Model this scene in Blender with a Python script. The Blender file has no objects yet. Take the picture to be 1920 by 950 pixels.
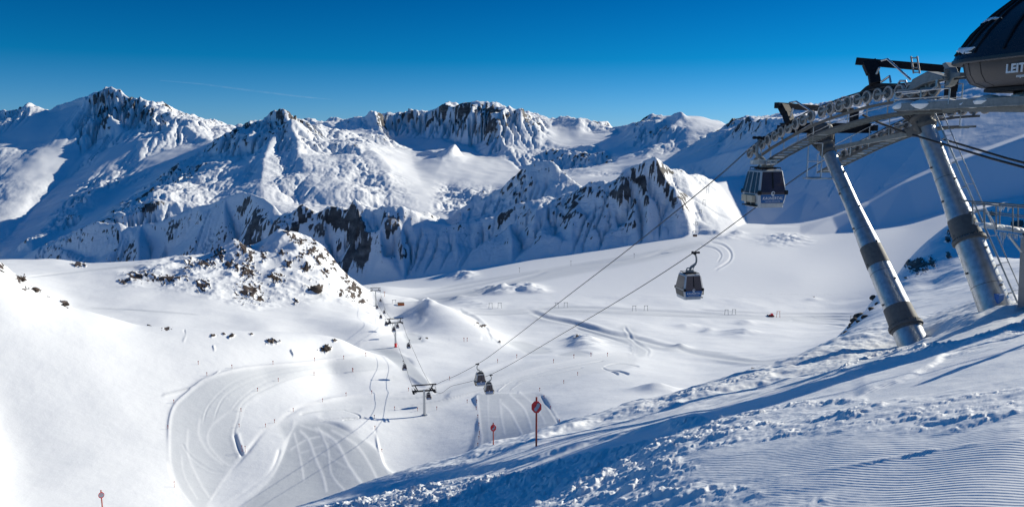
import bpy, bmesh, math, random
import numpy as np
from mathutils import Vector, Matrix
from mathutils.geometry import delaunay_2d_cdt

random.seed(7)
rng = np.random.default_rng(11)
sc = bpy.context.scene
COL = sc.collection

# ------------------------------------------------------------------ camera frame
F = 1450.0
TH = math.atan(220.0 / F)
CT, ST = math.cos(TH), math.sin(TH)
SUN_AZ, SUN_EL = math.radians(58), math.radians(22)      # azimuth to the right of the view direction (+Y)
SUN = Vector((math.sin(SUN_AZ) * math.cos(SUN_EL), math.cos(SUN_AZ) * math.cos(SUN_EL), math.sin(SUN_EL)))


def st_of(u, v):
    """direction of a sight line as (x/y, z/y)"""
    u = np.asarray(u, float); v = np.asarray(v, float)
    q = (475 - v) / F
    y = CT + q * ST
    return ((u - 960) / F) / y, (-ST + q * CT) / y


def P(u, v, Y):
    s, t = st_of(u, v)
    return Vector((float(s) * Y, Y, float(t) * Y))


def uv_of(x, y, z):
    d = y * CT - z * ST
    up = y * ST + z * CT
    return 960 + F * x / d, 475 - F * up / d


# ------------------------------------------------------------------ noise
_perm = rng.permutation(4096)
_ga = rng.random(4096) * 2 * np.pi
_gx, _gy = np.cos(_ga), np.sin(_ga)


def _h(ix, iy):
    return _perm[(_perm[ix & 4095] + iy) & 4095]


def pnoise(x, y):
    ix = np.floor(x).astype(np.int64); iy = np.floor(y).astype(np.int64)
    fx = x - ix; fy = y - iy
    ux = fx * fx * fx * (fx * (fx * 6 - 15) + 10)
    uy = fy * fy * fy * (fy * (fy * 6 - 15) + 10)

    def g(a, b):
        h = _h(ix + a, iy + b)
        return _gx[h] * (fx - a) + _gy[h] * (fy - b)
    n0 = g(0, 0) * (1 - ux) + g(1, 0) * ux
    n1 = g(0, 1) * (1 - ux) + g(1, 1) * ux
    return (n0 * (1 - uy) + n1 * uy) * 1.5


def fbm(x, y, o=5, gain=.5, lac=2.03):
    r = np.zeros_like(x); a = 1.0
    for k in range(o):
        r += a * pnoise(x + 17.3 * k, y - 9.1 * k)
        x = x * lac; y = y * lac; a *= gain
    return r


def ridged(x, y, o=5, gain=.5, lac=2.07):
    r = np.zeros_like(x); a = 1.0; w = 1.0
    for k in range(o):
        n = 1 - np.abs(pnoise(x + 31.7 * k, y + 5.3 * k))
        n = n * n * w
        w = np.clip(n * 1.6, 0, 1)
        r += a * n
        x = x * lac; y = y * lac; a *= gain
    return r


def cells(x, y, jitter=.9):
    """distance to the nearest and second nearest cell point, and a random value per cell"""
    ix = np.floor(x).astype(np.int64); iy = np.floor(y).astype(np.int64)
    d1 = np.full(x.shape, 9.0); d2 = np.full(x.shape, 9.0); val = np.zeros(x.shape)
    for a in (-1, 0, 1):
        for b in (-1, 0, 1):
            h = _h(ix + a, iy + b)
            px = ix + a + .5 + jitter * (h / 4096 - .5)
            py = iy + b + .5 + jitter * (_perm[h] / 4096 - .5)
            d = np.hypot(x - px, y - py)
            near = d < d1
            d2 = np.where(near, d1, np.minimum(d2, d))
            val = np.where(near, _perm[(h + 77) & 4095] / 4096, val)
            d1 = np.where(near, d, d1)
    return d1, d2, val


def sstep(a, b, x):
    t = np.clip((x - a) / (b - a), 0, 1)
    return t * t * (3 - 2 * t)


def erode(x, y, gx, gy, lam, amp, octaves):
    """gullies and ribs running down the slope (gx, gy); returns the height to add"""
    out = np.zeros_like(x); a = amp
    for k in range(octaves):
        gl = np.hypot(gx, gy) + 1e-6
        sx, sy = -gy / gl, gx / gl                     # along the contour
        px = x / lam + 13.7 * k; py = y / lam - 4.9 * k
        ix = np.floor(px).astype(np.int64); iy = np.floor(py).astype(np.int64)
        c = np.zeros_like(x); d = np.zeros_like(x); ws = np.zeros_like(x)
        for i in (-1, 0, 1):
            for j in (-1, 0, 1):
                h = _h(ix + i, iy + j)
                qx = px - (ix + i + .5 + .8 * (h / 4096 - .5))
                qy = py - (iy + j + .5 + .8 * (_perm[h] / 4096 - .5))
                w = np.exp(-2.2 * (qx * qx + qy * qy))
                ph = (qx * sx + qy * sy) * 2 * np.pi * .9 + h * .01
                c += w * np.cos(ph); d -= w * np.sin(ph); ws += w
        c /= ws; d /= ws
        c = .35 * c + .65 * (1 - 2 * np.arccos(np.clip(c, -1, 1)) / np.pi)      # sharp crests
        st = np.clip(gl * 1.6, 0, 1)
        out += a * c * st
        k2 = a / lam * 2 * np.pi * .9 * .6
        gx = gx + k2 * d * sx * st; gy = gy + k2 * d * sy * st
        lam *= .5; a *= .53
    return out


# ------------------------------------------------------------------ near ground and valley: one smooth sheet through surveyed points
EDGE = [(1920, 560, 32), (1830, 575, 34), (1740, 597, 37), (1640, 620, 38), (1560, 636, 38), (1495, 672, 33), (1400, 697, 32), (1300, 725, 31),
        (1200, 752, 30), (1100, 785, 31), (1005, 815, 30), (925, 836, 34), (880, 850, 34), (830, 872, 32), (700, 905, 28), (620, 932, 24), (560, 950, 21)]
CP = [(1900, 950, 4.4), (1650, 950, 5.3), (1400, 950, 6.5), (1150, 950, 8.7), (900, 950, 12.5), (700, 950, 17),
      (3500, 620, 30), (3500, 560, 60), (3600, 800, 8), (3000, 600, 25), (3000, 520, 60), (4200, 600, 30), (4200, 560, 60), (2200, 950, 3.7), (2600, 900, 3.4), (2300, 700, 6.5), (2300, 560, 20), (2100, 560, 27), (2500, 480, 30),
      (1900, 820, 5.6), (1600, 820, 7.3), (1300, 830, 10.2), (1050, 870, 15), (850, 890, 20), (700, 915, 22),
      (1900, 720, 7.8), (1600, 740, 10.6), (1350, 780, 13), (1900, 640, 12.5), (1750, 670, 15), (1600, 690, 18.5),
      (1865, 577, 29), (1715, 642, 33), (1005, 836, 20), (1150, 800, 22), (1450, 725, 23)]
def dense(pts, step=28):
    out = []
    for a, b in zip(pts[:-1], pts[1:]):
        n = max(1, int(round(abs(b[0] - a[0]) / step)))
        out += [tuple(a[i] + (b[i] - a[i]) * k / n for i in range(3)) for k in range(n)]
    return out + [tuple(pts[-1])]


EDGE = dense(EDGE)
CP += EDGE
for (u, v, Y) in [e for e in EDGE if e[0] <= 1500]:
    CP += [(u, v + 42, Y * 1.45), (u, v + 58, Y * 2.2)]
CP += [(400, 1000, 25), (200, 1060, 25), (0, 1100, 25), (-300, 1150, 25), (300, 1060, 14), (0, 1250, 12), (-300, 1300, 14),
       (400, 1050, 50), (0, 1120, 50), (-300, 1150, 60)]
# the shaded spur behind the pylons
CP += [(1740, 598, 45), (1900, 545, 45), (1700, 565, 65), (1640, 596, 60), (1600, 618, 55), (1580, 632, 46),
       (1560, 642, 50), (1600, 603, 70), (1640, 557, 88), (1700, 492, 110), (1780, 432, 130), (1850, 402, 145), (1920, 386, 155),
       (1800, 500, 80), (1900, 470, 92), (1900, 520, 58), (1750, 533, 78), (2150, 250, 150), (2150, 430, 80), (2350, -40, 150), (2400, 300, 95), (2650, -60, 145), (2250, 40, 180), (2900, 100, 160), (3500, 300, 160),  # the high points right of the view are an added hill that shades the spur
       (1560, 690, 75), (1600, 665, 110), (1640, 635, 140), (1700, 590, 180), (1780, 540, 220), (1850, 500, 250), (1920, 480, 260), (2150, 430, 260), (2400, 330, 260), (2600, 300, 300)]
# valley and the near hill
CP += [(0, 950, 147), (200, 950, 156), (400, 945, 169), (600, 905, 182), (740, 890, 185), (860, 868, 185), (400, 985, 110), (200, 1010, 98), (0, 1030, 89),
       (-250, 950, 126), (-250, 800, 152), (-250, 600, 206), (-250, 472, 262), (-250, 470, 550),
       (0, 800, 184), (170, 800, 192), (330, 800, 203), (500, 800, 212), (650, 820, 208), (796, 776, 235), (900, 770, 232), (1000, 760, 232), (1100, 740, 235), (1200, 715, 255),
       (1005, 800, 190), (1100, 770, 195),
       (0, 660, 211), (170, 665, 224), (330, 690, 234), (500, 702, 248), (620, 692, 275), (700, 664, 340), (742, 652, 361), (800, 660, 350), (900, 690, 300),
       (1000, 680, 310), (1100, 660, 345), (1200, 655, 380), (1300, 690, 310), (1400, 680, 300), (1450, 690, 260)]
CREST = [(0, 495, 266), (60, 545, 264), (130, 580, 263), (200, 600, 264), (260, 615, 267), (400, 620, 275), (520, 625, 285), (640, 640, 300)]
CREST = dense(CREST)
CP += CREST
for (u, v, Y) in CREST[1:]:
    CP += [(u, v + 14, Y * 1.18)]
CP += [(0, 512, 330), (-100, 505, 420), (60, 540, 400), (130, 570, 400), (300, 602, 370), (500, 612, 380), (620, 605, 410), (690, 612, 400), (300, 550, 450), (500, 560, 470), (620, 572, 480), (680, 582, 490), (100, 520, 470),
       (705, 576, 566), (760, 592, 525), (760, 622, 455)]
SKY1 = [(-100, 485, 560), (0, 487, 560), (100, 487, 545), (160, 494, 540), (240, 490, 545), (320, 484, 550), (390, 479, 560), (408, 474, 565), (424, 462, 568), (440, 451, 570), (452, 452, 572), (464, 466, 575), (478, 476, 580), (490, 463, 585), (505, 444, 590), (522, 434, 592), (545, 436, 595), (572, 446, 598), (600, 456, 600), (620, 477, 600),
        (640, 508, 600), (690, 549, 585), (745, 578, 560)]
SKY1 = dense(SKY1)
CP += SKY1
for (u, v, Y) in SKY1[:-1]:
    CP += [(u, v + 60, Y * 1.28)]
CP += [(815, 567, 530), (790, 573, 520), (860, 590, 490), (900, 620, 440), (930, 650, 390), (850, 640, 400), (880, 670, 345), (960, 660, 370),
       (900, 606, 555), (940, 634, 470), (970, 652, 420), (820, 575, 600),
       (900, 570, 700), (860, 580, 650), (1000, 600, 600), (1150, 610, 560), (1300, 610, 590), (1450, 620, 520), (1520, 640, 430), (1560, 600, 640),
       (760, 562, 660), (720, 551, 830), (700, 538, 1080), (760, 541, 1000), (860, 516, 1120), (960, 520, 960), (1100, 500, 1000), (1250, 480, 1040),
       (1290, 446, 1215), (1400, 441, 1250), (1500, 470, 1080), (1500, 520, 840), (1300, 540, 780), (1100, 550, 760), (1600, 540, 780),
       (1560, 438, 1250), (1640, 440, 1150), (1700, 430, 1150), (1800, 400, 1150), (1920, 380, 1150), (1700, 510, 800), (1800, 480, 700), (2200, 330, 1150)]

_cp = np.array(CP, float)
_cs, _ct = st_of(_cp[:, 0], _cp[:, 1])
_cx = np.stack([_cs * 2.2, np.log(_cp[:, 2])], 1)


def _phi(r2):
    return .5 * r2 * np.log(r2 + 1e-12)


def tps_fit(X, y, lam):
    n = len(X)
    d2 = ((X[:, None] - X[None]) ** 2).sum(-1)
    K = _phi(d2) + lam * np.eye(n)
    Pm = np.c_[np.ones(n), X]
    A = np.zeros((n + 3, n + 3)); A[:n, :n] = K; A[:n, n:] = Pm; A[n:, :n] = Pm.T
    return np.linalg.solve(A, np.r_[y, 0, 0, 0])


_w = tps_fit(_cx, _ct, 2e-4)


def near_t(s, Y):
    s = np.asarray(s, float); sh = s.shape
    q = np.stack([s.ravel() * 2.2, np.log(np.asarray(Y, float)).ravel()], 1)
    out = np.empty(len(q)); n = len(_cx)
    for i in range(0, len(q), 20000):
        a = q[i:i + 20000]
        d2 = ((a[:, None] - _cx[None]) ** 2).sum(-1)
        out[i:i + 20000] = _phi(d2) @ _w[:n] + _w[n] + a @ _w[n + 1:]
    return out.reshape(sh)


# ------------------------------------------------------------------ far mountains: ridges and troughs as lines, faces between them
YB_U = [(-2000, 760), (600, 760), (680, 1240), (760, 1230), (860, 1220), (960, 1190), (1100, 1170), (1290, 1225), (1500, 1250), (4500, 1250)]


def yb_of(s):
    return np.interp(s, [(a - 960) / F for a, _ in YB_U], [b for _, b in YB_U])


LINES = []      # (points (u, v, Y), roughness)


def L(r, *pts):
    LINES.append((r, pts))


# hidden valley floor left of the mid ridge, then the mid ridge itself
def my(u):
    return float(np.interp(u, [-700, -250, 0, 95, 300, 455, 531, 541, 700, 850, 1000, 1156, 1227, 1333], [2700, 2500, 2330, 2250, 2080, 1950, 1780, 1720, 1610, 1530, 1460, 1390, 1350, 1560]))


def LM(r, *pts):
    L(r, *[(u, v, my(u)) for u, v in pts])


L(.2, (-700, 590, 2250), (-200, 590, 2060), (200, 590, 1800), (380, 590, 1680), (500, 570, 1590), (600, 560, 1540), (680, 545, 1480), (760, 526, 1405), (860, 508, 1370), (960, 494, 1310), (1100, 478, 1262), (1200, 462, 1245), (1270, 450, 1238))
LM(.5, (-700, 560), (-250, 515), (0, 490), (40, 485), (95, 458), (133, 439), (161, 423), (184, 417), (206, 422), (224, 418), (239, 426), (265, 423), (300, 415), (345, 398), (368, 387), (395, 382), (421, 367), (455, 358), (476, 366), (497, 371), (512, 385), (531, 408))
LM(.9, (541, 399), (565, 392), (584, 395), (595, 399), (612, 394), (632, 395), (653, 390), (664, 376), (683, 384), (698, 387), (723, 390), (740, 385), (757, 383), (770, 395), (787, 406), (803, 409), (827, 415), (846, 417), (880, 418), (900, 407), (938, 394), (985, 382), (1017, 382), (1038, 376),
   (1063, 368), (1086, 351), (1114, 331), (1140, 338), (1156, 330), (1173, 316), (1190, 309), (1205, 314), (1227, 302), (1257, 312), (1284, 325), (1309, 326), (1333, 337))
LM(.5, (531, 408), (541, 399))
# buttresses and gullies on its shaded face
L(.9, (541, 399, my(541)), (520, 430, 1665), (500, 470, 1620))
L(.9, (664, 376, my(664)), (672, 405, 1585), (682, 445, 1530))
L(.9, (757, 383, my(757)), (758, 420, 1535), (752, 460, 1475))
L(.7, (846, 417, my(846)), (850, 440, 1495), (850, 470, 1440))
L(.9, (1038, 376, my(1038)), (1020, 410, 1405), (1000, 450, 1350))
L(1., (1156, 330, my(1156)), (1150, 370, 1348), (1160, 420, 1290))
L(.9, (1227, 302, my(1227)), (1262, 350, 1318), (1285, 400, 1280), (1295, 438, 1248))
L(.3, (723, 390, my(723)), (712, 430, 1520), (716, 480, 1460))
L(.3, (1086, 351, my(1086)), (1078, 400, 1345), (1070, 455, 1290))
L(.3, (1205, 314, my(1205)), (1215, 370, 1300), (1215, 440, 1252))
# broken facets on the faces: bulges and hollows between crest and foot
_r = random.Random(4)


def facets(u0, u1, step, crest, footline, rough, amp):
    """crest, footline: functions u -> (v, Y)"""
    u = u0
    while u < u1:
        for f in (.28, .62):
            uu = u + _r.uniform(-.4, .4) * step; (v0, y0), (v1, y1) = crest(uu), footline(uu)
            L(rough, (round(uu, 1), round(v0 + (v1 - v0) * (f + _r.uniform(-.1, .1)), 1), round(y0 + (y1 - y0) * f + _r.uniform(-amp, amp), 1)))
        u += step * _r.uniform(.7, 1.4)


_mv = [(541, 399), (612, 394), (664, 378), (723, 390), (757, 385), (803, 409), (846, 417), (900, 408), (985, 383), (1038, 377), (1086, 352), (1140, 338), (1190, 311), (1227, 304), (1257, 313)]
_mf = [(541, 565, 1565), (600, 560, 1540), (680, 545, 1480), (760, 526, 1405), (860, 508, 1370), (960, 494, 1310), (1100, 478, 1262), (1200, 462, 1245), (1270, 450, 1238)]
facets(560, 1250, 30, lambda u: (float(np.interp(u, *zip(*_mv))), my(u)), lambda u: (float(np.interp(u, [a[0] for a in _mf], [a[1] for a in _mf])), float(np.interp(u, [a[0] for a in _mf], [a[2] for a in _mf]))), .75, 17)
facets(180, 520, 34, lambda u: (float(np.interp(u, [184, 265, 368, 455, 512], [417, 423, 387, 358, 385])), my(u)), lambda u: (float(np.interp(u, [200, 520], [590, 570])), float(np.interp(u, [200, 380, 500], [1800, 1680, 1590]))), .5, 20)
facets(760, 910, 30, lambda u: (float(np.interp(u, [752, 818, 873, 920], [212, 204, 194, 197])), float(np.interp(u, [752, 818, 873, 920], [5480, 5310, 5150, 5000]))), lambda u: (float(np.interp(u, [748, 830, 905], [255, 262, 294])), float(np.interp(u, [748, 830, 905], [5300, 5030, 4450]))), .9, 45)
# second crest just behind (the long snow shoulder)
L(.85, (835, 417, 1715), (884, 378, 1700), (919, 360, 1690), (968, 328, 1675), (995, 313, 1665), (1017, 303, 1655), (1036, 303, 1640), (1052, 315, 1625), (1061, 319, 1615), (1076, 330, 1600), (1100, 345, 1575))
L(.65, (845, 432, 1620), (880, 430, 1600), (960, 404, 1570), (1040, 386, 1535), (1100, 366, 1500), (1180, 345, 1430))
L(.3, (835, 432, 1780), (800, 440, 2050), (700, 450, 2100), (560, 440, 2100), (480, 440, 2200))
# the land falls away behind both crests
L(.4, (960, 372, 1900), (1010, 350, 1840), (1045, 345, 1790), (1080, 368, 1720), (1110, 372, 1640), (1150, 368, 1540), (1200, 350, 1500), (1227, 338, 1490), (1262, 342, 1520), (1300, 345, 1600))
L(.2, (960, 385, 2200), (1050, 372, 2150), (1150, 365, 2100), (1250, 345, 2100), (1330, 335, 2000))
# east end: sunlit piste slope down to the plain
L(.3, (1333, 337, 1560), (1345, 352, 1520), (1350, 385, 1420), (1345, 415, 1320), (1340, 432, 1262))
L(.35, (1284, 330, 1415), (1300, 372, 1360), (1303, 410, 1300), (1303, 440, 1252))
# deep valley behind the mid ridge
L(.2, (-700, 600, 2600), (-200, 540, 2600), (0, 510, 2700), (200, 470, 2700), (400, 430, 2600), (560, 412, 2600), (680, 405, 2600), (790, 420, 2600), (850, 412, 2600), (960, 372, 2700), (1000, 352, 2700))
# left massif, skyline
L(1., (-700, 260, 6200), (-300, 230, 6300), (-100, 215, 6300), (0, 209, 6300), (8, 205, 6300), (17, 209, 6280), (34, 201, 6250), (55, 192, 6250), (70, 200, 6220), (87, 205, 6200), (93, 209, 6200), (114, 196, 6150), (125, 189, 6120), (142, 188, 6100), (152, 183, 6080),
  (163, 180, 6060), (179, 172, 6030), (187, 174, 6010), (197, 171, 6000), (210, 182, 5950), (227, 189, 5920), (244, 186, 5900), (261, 188, 5850), (278, 200, 5750), (296, 206, 5700), (311, 214, 5600), (325, 221, 5550), (347, 225, 5500), (363, 232, 5500), (376, 235, 5500), (398, 243, 5500), (412, 241, 5500), (427, 245, 5500), (450, 250, 5500), (500, 250, 5500), (560, 240, 5500))
L(1., (197, 171, 6000), (190, 200, 5800), (182, 235, 5600), (176, 262, 5430), (159, 283, 5280), (146, 306, 5120))
L(.4, (146, 306, 5120), (110, 345, 4700), (60, 395, 4200), (20, 440, 3700), (-40, 500, 3100))
L(1., (244, 186, 5900), (240, 210, 5750), (243, 240, 5600))
L(.8, (163, 180, 6060), (150, 205, 5900), (130, 225, 5750), (112, 238, 5650))
L(.1, (87, 215, 6000), (110, 218, 5950), (140, 212, 5950))
L(.6, (112, 238, 5650), (85, 262, 5450), (40, 281, 5300), (0, 284, 5250), (-100, 300, 5200))
L(.1, (112, 250, 5480), (85, 272, 5330), (40, 290, 5200), (0, 295, 5150), (-100, 312, 5100))
L(.9, (55, 192, 6250), (47, 212, 6050), (20, 238, 5800), (0, 255, 5650), (-60, 270, 5500))
L(.1, (130, 262, 5400), (110, 290, 5150), (85, 318, 4850), (60, 350, 4550), (20, 400, 4050), (-60, 460, 3500))
L(.5, (60, 290, 5050), (40, 315, 4850), (10, 345, 4600), (-60, 390, 4200))
L(.1, (232, 250, 5450), (210, 278, 5200), (175, 312, 4900), (140, 345, 4550), (90, 400, 4000), (40, 450, 3500), (0, 480, 3100))
L(1., (311, 214, 5600), (290, 236, 5350), (284, 257, 5150), (262, 272, 5000), (260, 303, 4750), (254, 317, 4650), (218, 337, 4450), (189, 347, 4300), (155, 369, 4050), (146, 392, 3850), (100, 430, 3450), (60, 460, 3100))
L(.6, (263, 254, 5250), (230, 275, 5080), (199, 291, 4950), (165, 318, 4780))
L(.1, (240, 276, 5020), (200, 305, 4800), (165, 335, 4560))
L(.7, (347, 225, 5500), (350, 245, 5300), (345, 270, 5100))
L(.7, (325, 240, 5300), (318, 258, 5150), (312, 280, 4950))
L(.1, (400, 268, 5000), (370, 285, 4800), (330, 305, 4600), (290, 330, 4350), (240, 358, 4100), (190, 390, 3750), (140, 430, 3300), (60, 480, 2850))
# the pyramid peak and its long left ridge
L(1., (467, 234, 4200), (484, 226, 4200), (501, 224, 4200), (514, 218, 4200), (530, 212, 4200), (546, 220, 4230), (565, 229, 4260), (594, 243, 4300), (640, 252, 4450), (690, 262, 4500), (735, 270, 4600))
L(.9, (467, 234, 4200), (440, 253, 4100), (415, 270, 4000), (395, 290, 3900), (372, 302, 3800), (362, 318, 3700), (345, 328, 3620), (320, 350, 3450), (290, 364, 3300), (250, 384, 3100), (200, 404, 2850), (140, 440, 2500))
L(.9, (467, 234, 4200), (478, 247, 4060), (492, 263, 3930), (470, 274, 3860), (440, 289, 3800), (395, 290, 3900))
L(.6, (440, 289, 3800), (430, 320, 3550), (410, 355, 3250), (380, 385, 2950))
L(.8, (530, 212, 4200), (545, 235, 4020), (556, 258, 3850))
L(.8, (501, 224, 4200), (520, 250, 3980), (522, 290, 3680), (535, 316, 3500), (552, 345, 3280), (560, 375, 3050))
L(.4, (505, 268, 3800), (495, 300, 3550), (490, 340, 3250), (490, 375, 2950))
L(.4, (560, 290, 3620), (580, 325, 3400), (600, 360, 3100), (620, 385, 2900))
L(.8, (594, 243, 4300), (610, 268, 4050), (625, 290, 3850))
L(.9, (640, 252, 4450), (676, 272, 3900), (672, 291, 3750), (680, 320, 3500), (688, 350, 3250), (700, 380, 3000))
L(.5, (650, 290, 3700), (655, 325, 3400), (640, 360, 3100))
L(.6, (690, 275, 3900), (720, 295, 3720), (733, 314, 3600), (730, 345, 3300), (738, 375, 3050))
L(.0, (770, 285, 4400), (775, 310, 4000), (790, 345, 3500), (800, 380, 3100), (805, 402, 2850))
# skyline behind the pyramid peak and the central massif
L(1., (436, 239, 7500), (455, 235, 7500))
L(1., (560, 240, 5500), (584, 223, 5500), (603, 226, 5500), (623, 226, 5480), (645, 225, 5450), (681, 220, 5400), (702, 214, 5350), (721, 224, 5400), (739, 220, 5480), (752, 212, 5480), (772, 205, 5430), (795, 210, 5370), (818, 203, 5310), (831, 190, 5270), (848, 196, 5220),
  (873, 194, 5150), (886, 192, 5110), (907, 204, 5040), (920, 197, 5000), (940, 204, 4960), (957, 201, 4930), (978, 200, 4900), (989, 212, 4900), (1006, 219, 4930), (1023, 227, 5150), (1040, 221, 5300), (1071, 219, 5250), (1089, 221, 5200), (1120, 238, 5150), (1131, 236, 5150),
  (1158, 241, 5000), (1179, 237, 4850), (1200, 229, 4750), (1221, 218, 4350), (1251, 218, 4230), (1280, 205, 4150), (1316, 211, 4250), (1343, 222, 4300), (1360, 232, 4300), (1372, 236, 3300), (1385, 234, 2700), (1396, 230, 2350), (1411, 233, 2200), (1436, 230, 2120), (1463, 226, 2080), (1540, 215, 2040),
  (1620, 200, 2010), (1700, 170, 1990), (1780, 152, 1960), (1920, 130, 1930), (2200, 60, 1900), (2700, 0, 1900), (3400, -100, 1900))
L(.9, (702, 214, 5350), (715, 240, 5050), (728, 262, 4800))
L(.1, (645, 245, 5150), (690, 258, 4900))
L(.1, (735, 268, 5150), (770, 280, 4900), (810, 284, 4700), (835, 283, 4500))
L(.3, (748, 255, 5300), (790, 260, 5180), (830, 262, 5030), (880, 275, 4800), (905, 294, 4450))
L(1., (852, 267, 4200), (843, 280, 4120), (831, 296, 4050), (842, 312, 3950), (838, 340, 3650), (835, 375, 3250), (825, 400, 2950))
L(.2, (831, 296, 4050), (815, 330, 3700), (808, 370, 3250))
L(.05, (852, 275, 4150), (858, 300, 4050), (871, 306, 4040), (896, 304, 4050), (918, 312, 4020), (940, 316, 3980), (957, 321, 3940), (970, 330, 3850))
L(.1, (858, 318, 3900), (890, 330, 3780), (925, 340, 3680), (955, 345, 3600))
L(.9, (865, 350, 3500), (900, 358, 3400), (925, 358, 3300))
L(.0, (880, 298, 4250), (930, 303, 4230), (970, 318, 4100))
L(1., (920, 197, 5000), (918, 222, 4850), (935, 250, 4650), (950, 280, 4400), (985, 318, 4050))
L(1., (1006, 219, 4930), (1010, 250, 4700), (1012, 280, 4450), (1010, 310, 4100), (1020, 330, 3800))
L(.3, (975, 245, 4720), (975, 280, 4430), (990, 325, 3950))
L(.0, (1020, 243, 5000), (1045, 259, 4800), (1080, 270, 4600), (1115, 272, 4400), (1138, 285, 4050), (1152, 298, 3750), (1168, 312, 3400), (1200, 305, 3300), (1235, 306, 3250), (1270, 306, 3200))
L(.0, (1035, 245, 5000), (1085, 262, 4750), (1118, 266, 4600), (1145, 264, 4650), (1170, 258, 4700))
L(1., (1025, 262, 4650), (1060, 277, 4450), (1085, 280, 4300), (1108, 274, 4250), (1125, 283, 4050), (1145, 300, 3700), (1165, 320, 3300))
L(1., (1050, 290, 4250), (1050, 320, 3850))
L(.0, (1010, 340, 3100), (1085, 334, 3000), (1120, 332, 3000), (1160, 330, 2900), (1200, 322, 2700))
# the shaded dome on the right and its neighbours
L(.8, (1280, 205, 4150), (1265, 235, 4000), (1240, 265, 3820), (1215, 290, 3650))
L(.3, (1316, 211, 4250), (1312, 224, 4050), (1330, 233, 4020), (1345, 238, 4020), (1362, 238, 4150))
L(.7, (1345, 238, 4020), (1346, 252, 3850), (1325, 272, 3700), (1332, 292, 3400))
L(.2, (1290, 250, 3850), (1290, 285, 3600))
L(.15, (1278, 305, 2150), (1310, 297, 2120), (1335, 291, 2090), (1365, 283, 2030), (1410, 272, 1930), (1460, 262, 1860), (1540, 246, 1790), (1640, 232, 1740), (1760, 205, 1700), (1920, 180, 1680), (2200, 110, 1680), (2800, 20, 1680))
L(.1, (1278, 312, 2300), (1335, 298, 2250), (1410, 277, 2010), (1540, 249, 1860), (1640, 233, 1820), (1760, 204, 1780), (1920, 176, 1750), (2300, 80, 1740))
L(.12, (1365, 283, 2030), (1395, 330, 1800), (1400, 372, 1620))
L(.1, (1540, 246, 1790), (1540, 300, 1640), (1515, 360, 1530))
L(.1, (1760, 205, 1700), (1740, 250, 1600), (1700, 300, 1510))
L(.1, (1345, 345, 1640), (1370, 375, 1560), (1385, 400, 1490), (1400, 418, 1450), (1440, 420, 1420), (1500, 412, 1420), (1560, 400, 1400), (1630, 372, 1400), (1700, 335, 1420), (1780, 300, 1430), (1920, 252, 1450), (2200, 180, 1450), (2800, 120, 1450))
L(.0, (1385, 425, 1340), (1430, 428, 1330), (1500, 424, 1330), (1560, 408, 1330), (1630, 382, 1330), (1700, 342, 1345), (1780, 308, 1350), (1850, 282, 1360), (1920, 256, 1370), (2200, 190, 1370), (2800, 130, 1370))

_pts, _rough, _edges = [], [], []
_key = {}


def _addpt(u, v, Y, r):
    k = (u, v, Y)
    if k not in _key:
        _key[k] = len(_pts); p = P(u, v, Y); _pts.append(p); _rough.append(r)
    return _key[k]


for r, pts in LINES:
    last = None
    for p in pts:
        i = _addpt(*p, r)
        if last is not None:
            _edges.append((last, i))
        last = i
# foot of the mountains, taken from the valley sheet; and the land behind the skyline
_bs = np.linspace(-1.9, 2.6, 90)
_by = yb_of(_bs)
_bt = near_t(_bs, _by)
_last = None
for s_, Y_, t_ in zip(_bs, _by, _bt):
    _pts.append(Vector((s_ * Y_, Y_, t_ * Y_))); _rough.append(.0)
    if _last is not None:
        _edges.append((_last, len(_pts) - 1))
    _last = len(_pts) - 1
for s_ in np.linspace(-2.0, 2.6, 24):
    for Y_, z_ in ((8200, -150), (9500, -300)):
        _pts.append(Vector((s_ * Y_, Y_, z_))); _rough.append(.8)
for s_, Y_, z_ in ((-1.9, 1300, -300), (-1.9, 2500, -500), (-1.9, 4000, -300), (-1.9, 6000, 0), (2.6, 1800, 500), (2.6, 2400, 600), (2.6, 4000, 0), (2.6, 6000, 0)):
    _pts.append(Vector((s_ * Y_, Y_, z_))); _rough.append(.3)


def far_tin():
    ln = lambda p: Vector((p.x / p.y * 2.0, math.log(p.y)))         # triangulated on the same fan the grid uses
    r = delaunay_2d_cdt([ln(p) for p in _pts], _edges, [], 0, 1e-7)
    vo, fo, orig = r[0], r[2], r[3]
    z = np.zeros(len(vo)); ro = np.zeros(len(vo))
    src = np.array([(ln(p).x, ln(p).y) for p in _pts])
    for i, o in enumerate(orig):
        if o:
            z[i] = _pts[o[0]].z; ro[i] = _rough[o[0]]
        else:                                                        # a crossing of two lines
            d = ((src - np.array(vo[i])) ** 2).sum(1); k = np.argsort(d)[:2]
            w = 1 / (d[k] + 1e-9); z[i] = sum(_pts[a].z * b for a, b in zip(k, w)) / w.sum(); ro[i] = sum(_rough[a] * b for a, b in zip(k, w)) / w.sum()
    return np.array([(a.x, a.y) for a in vo]), z, ro, fo


_TV, _TZ, _TR, _TF = far_tin()


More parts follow.
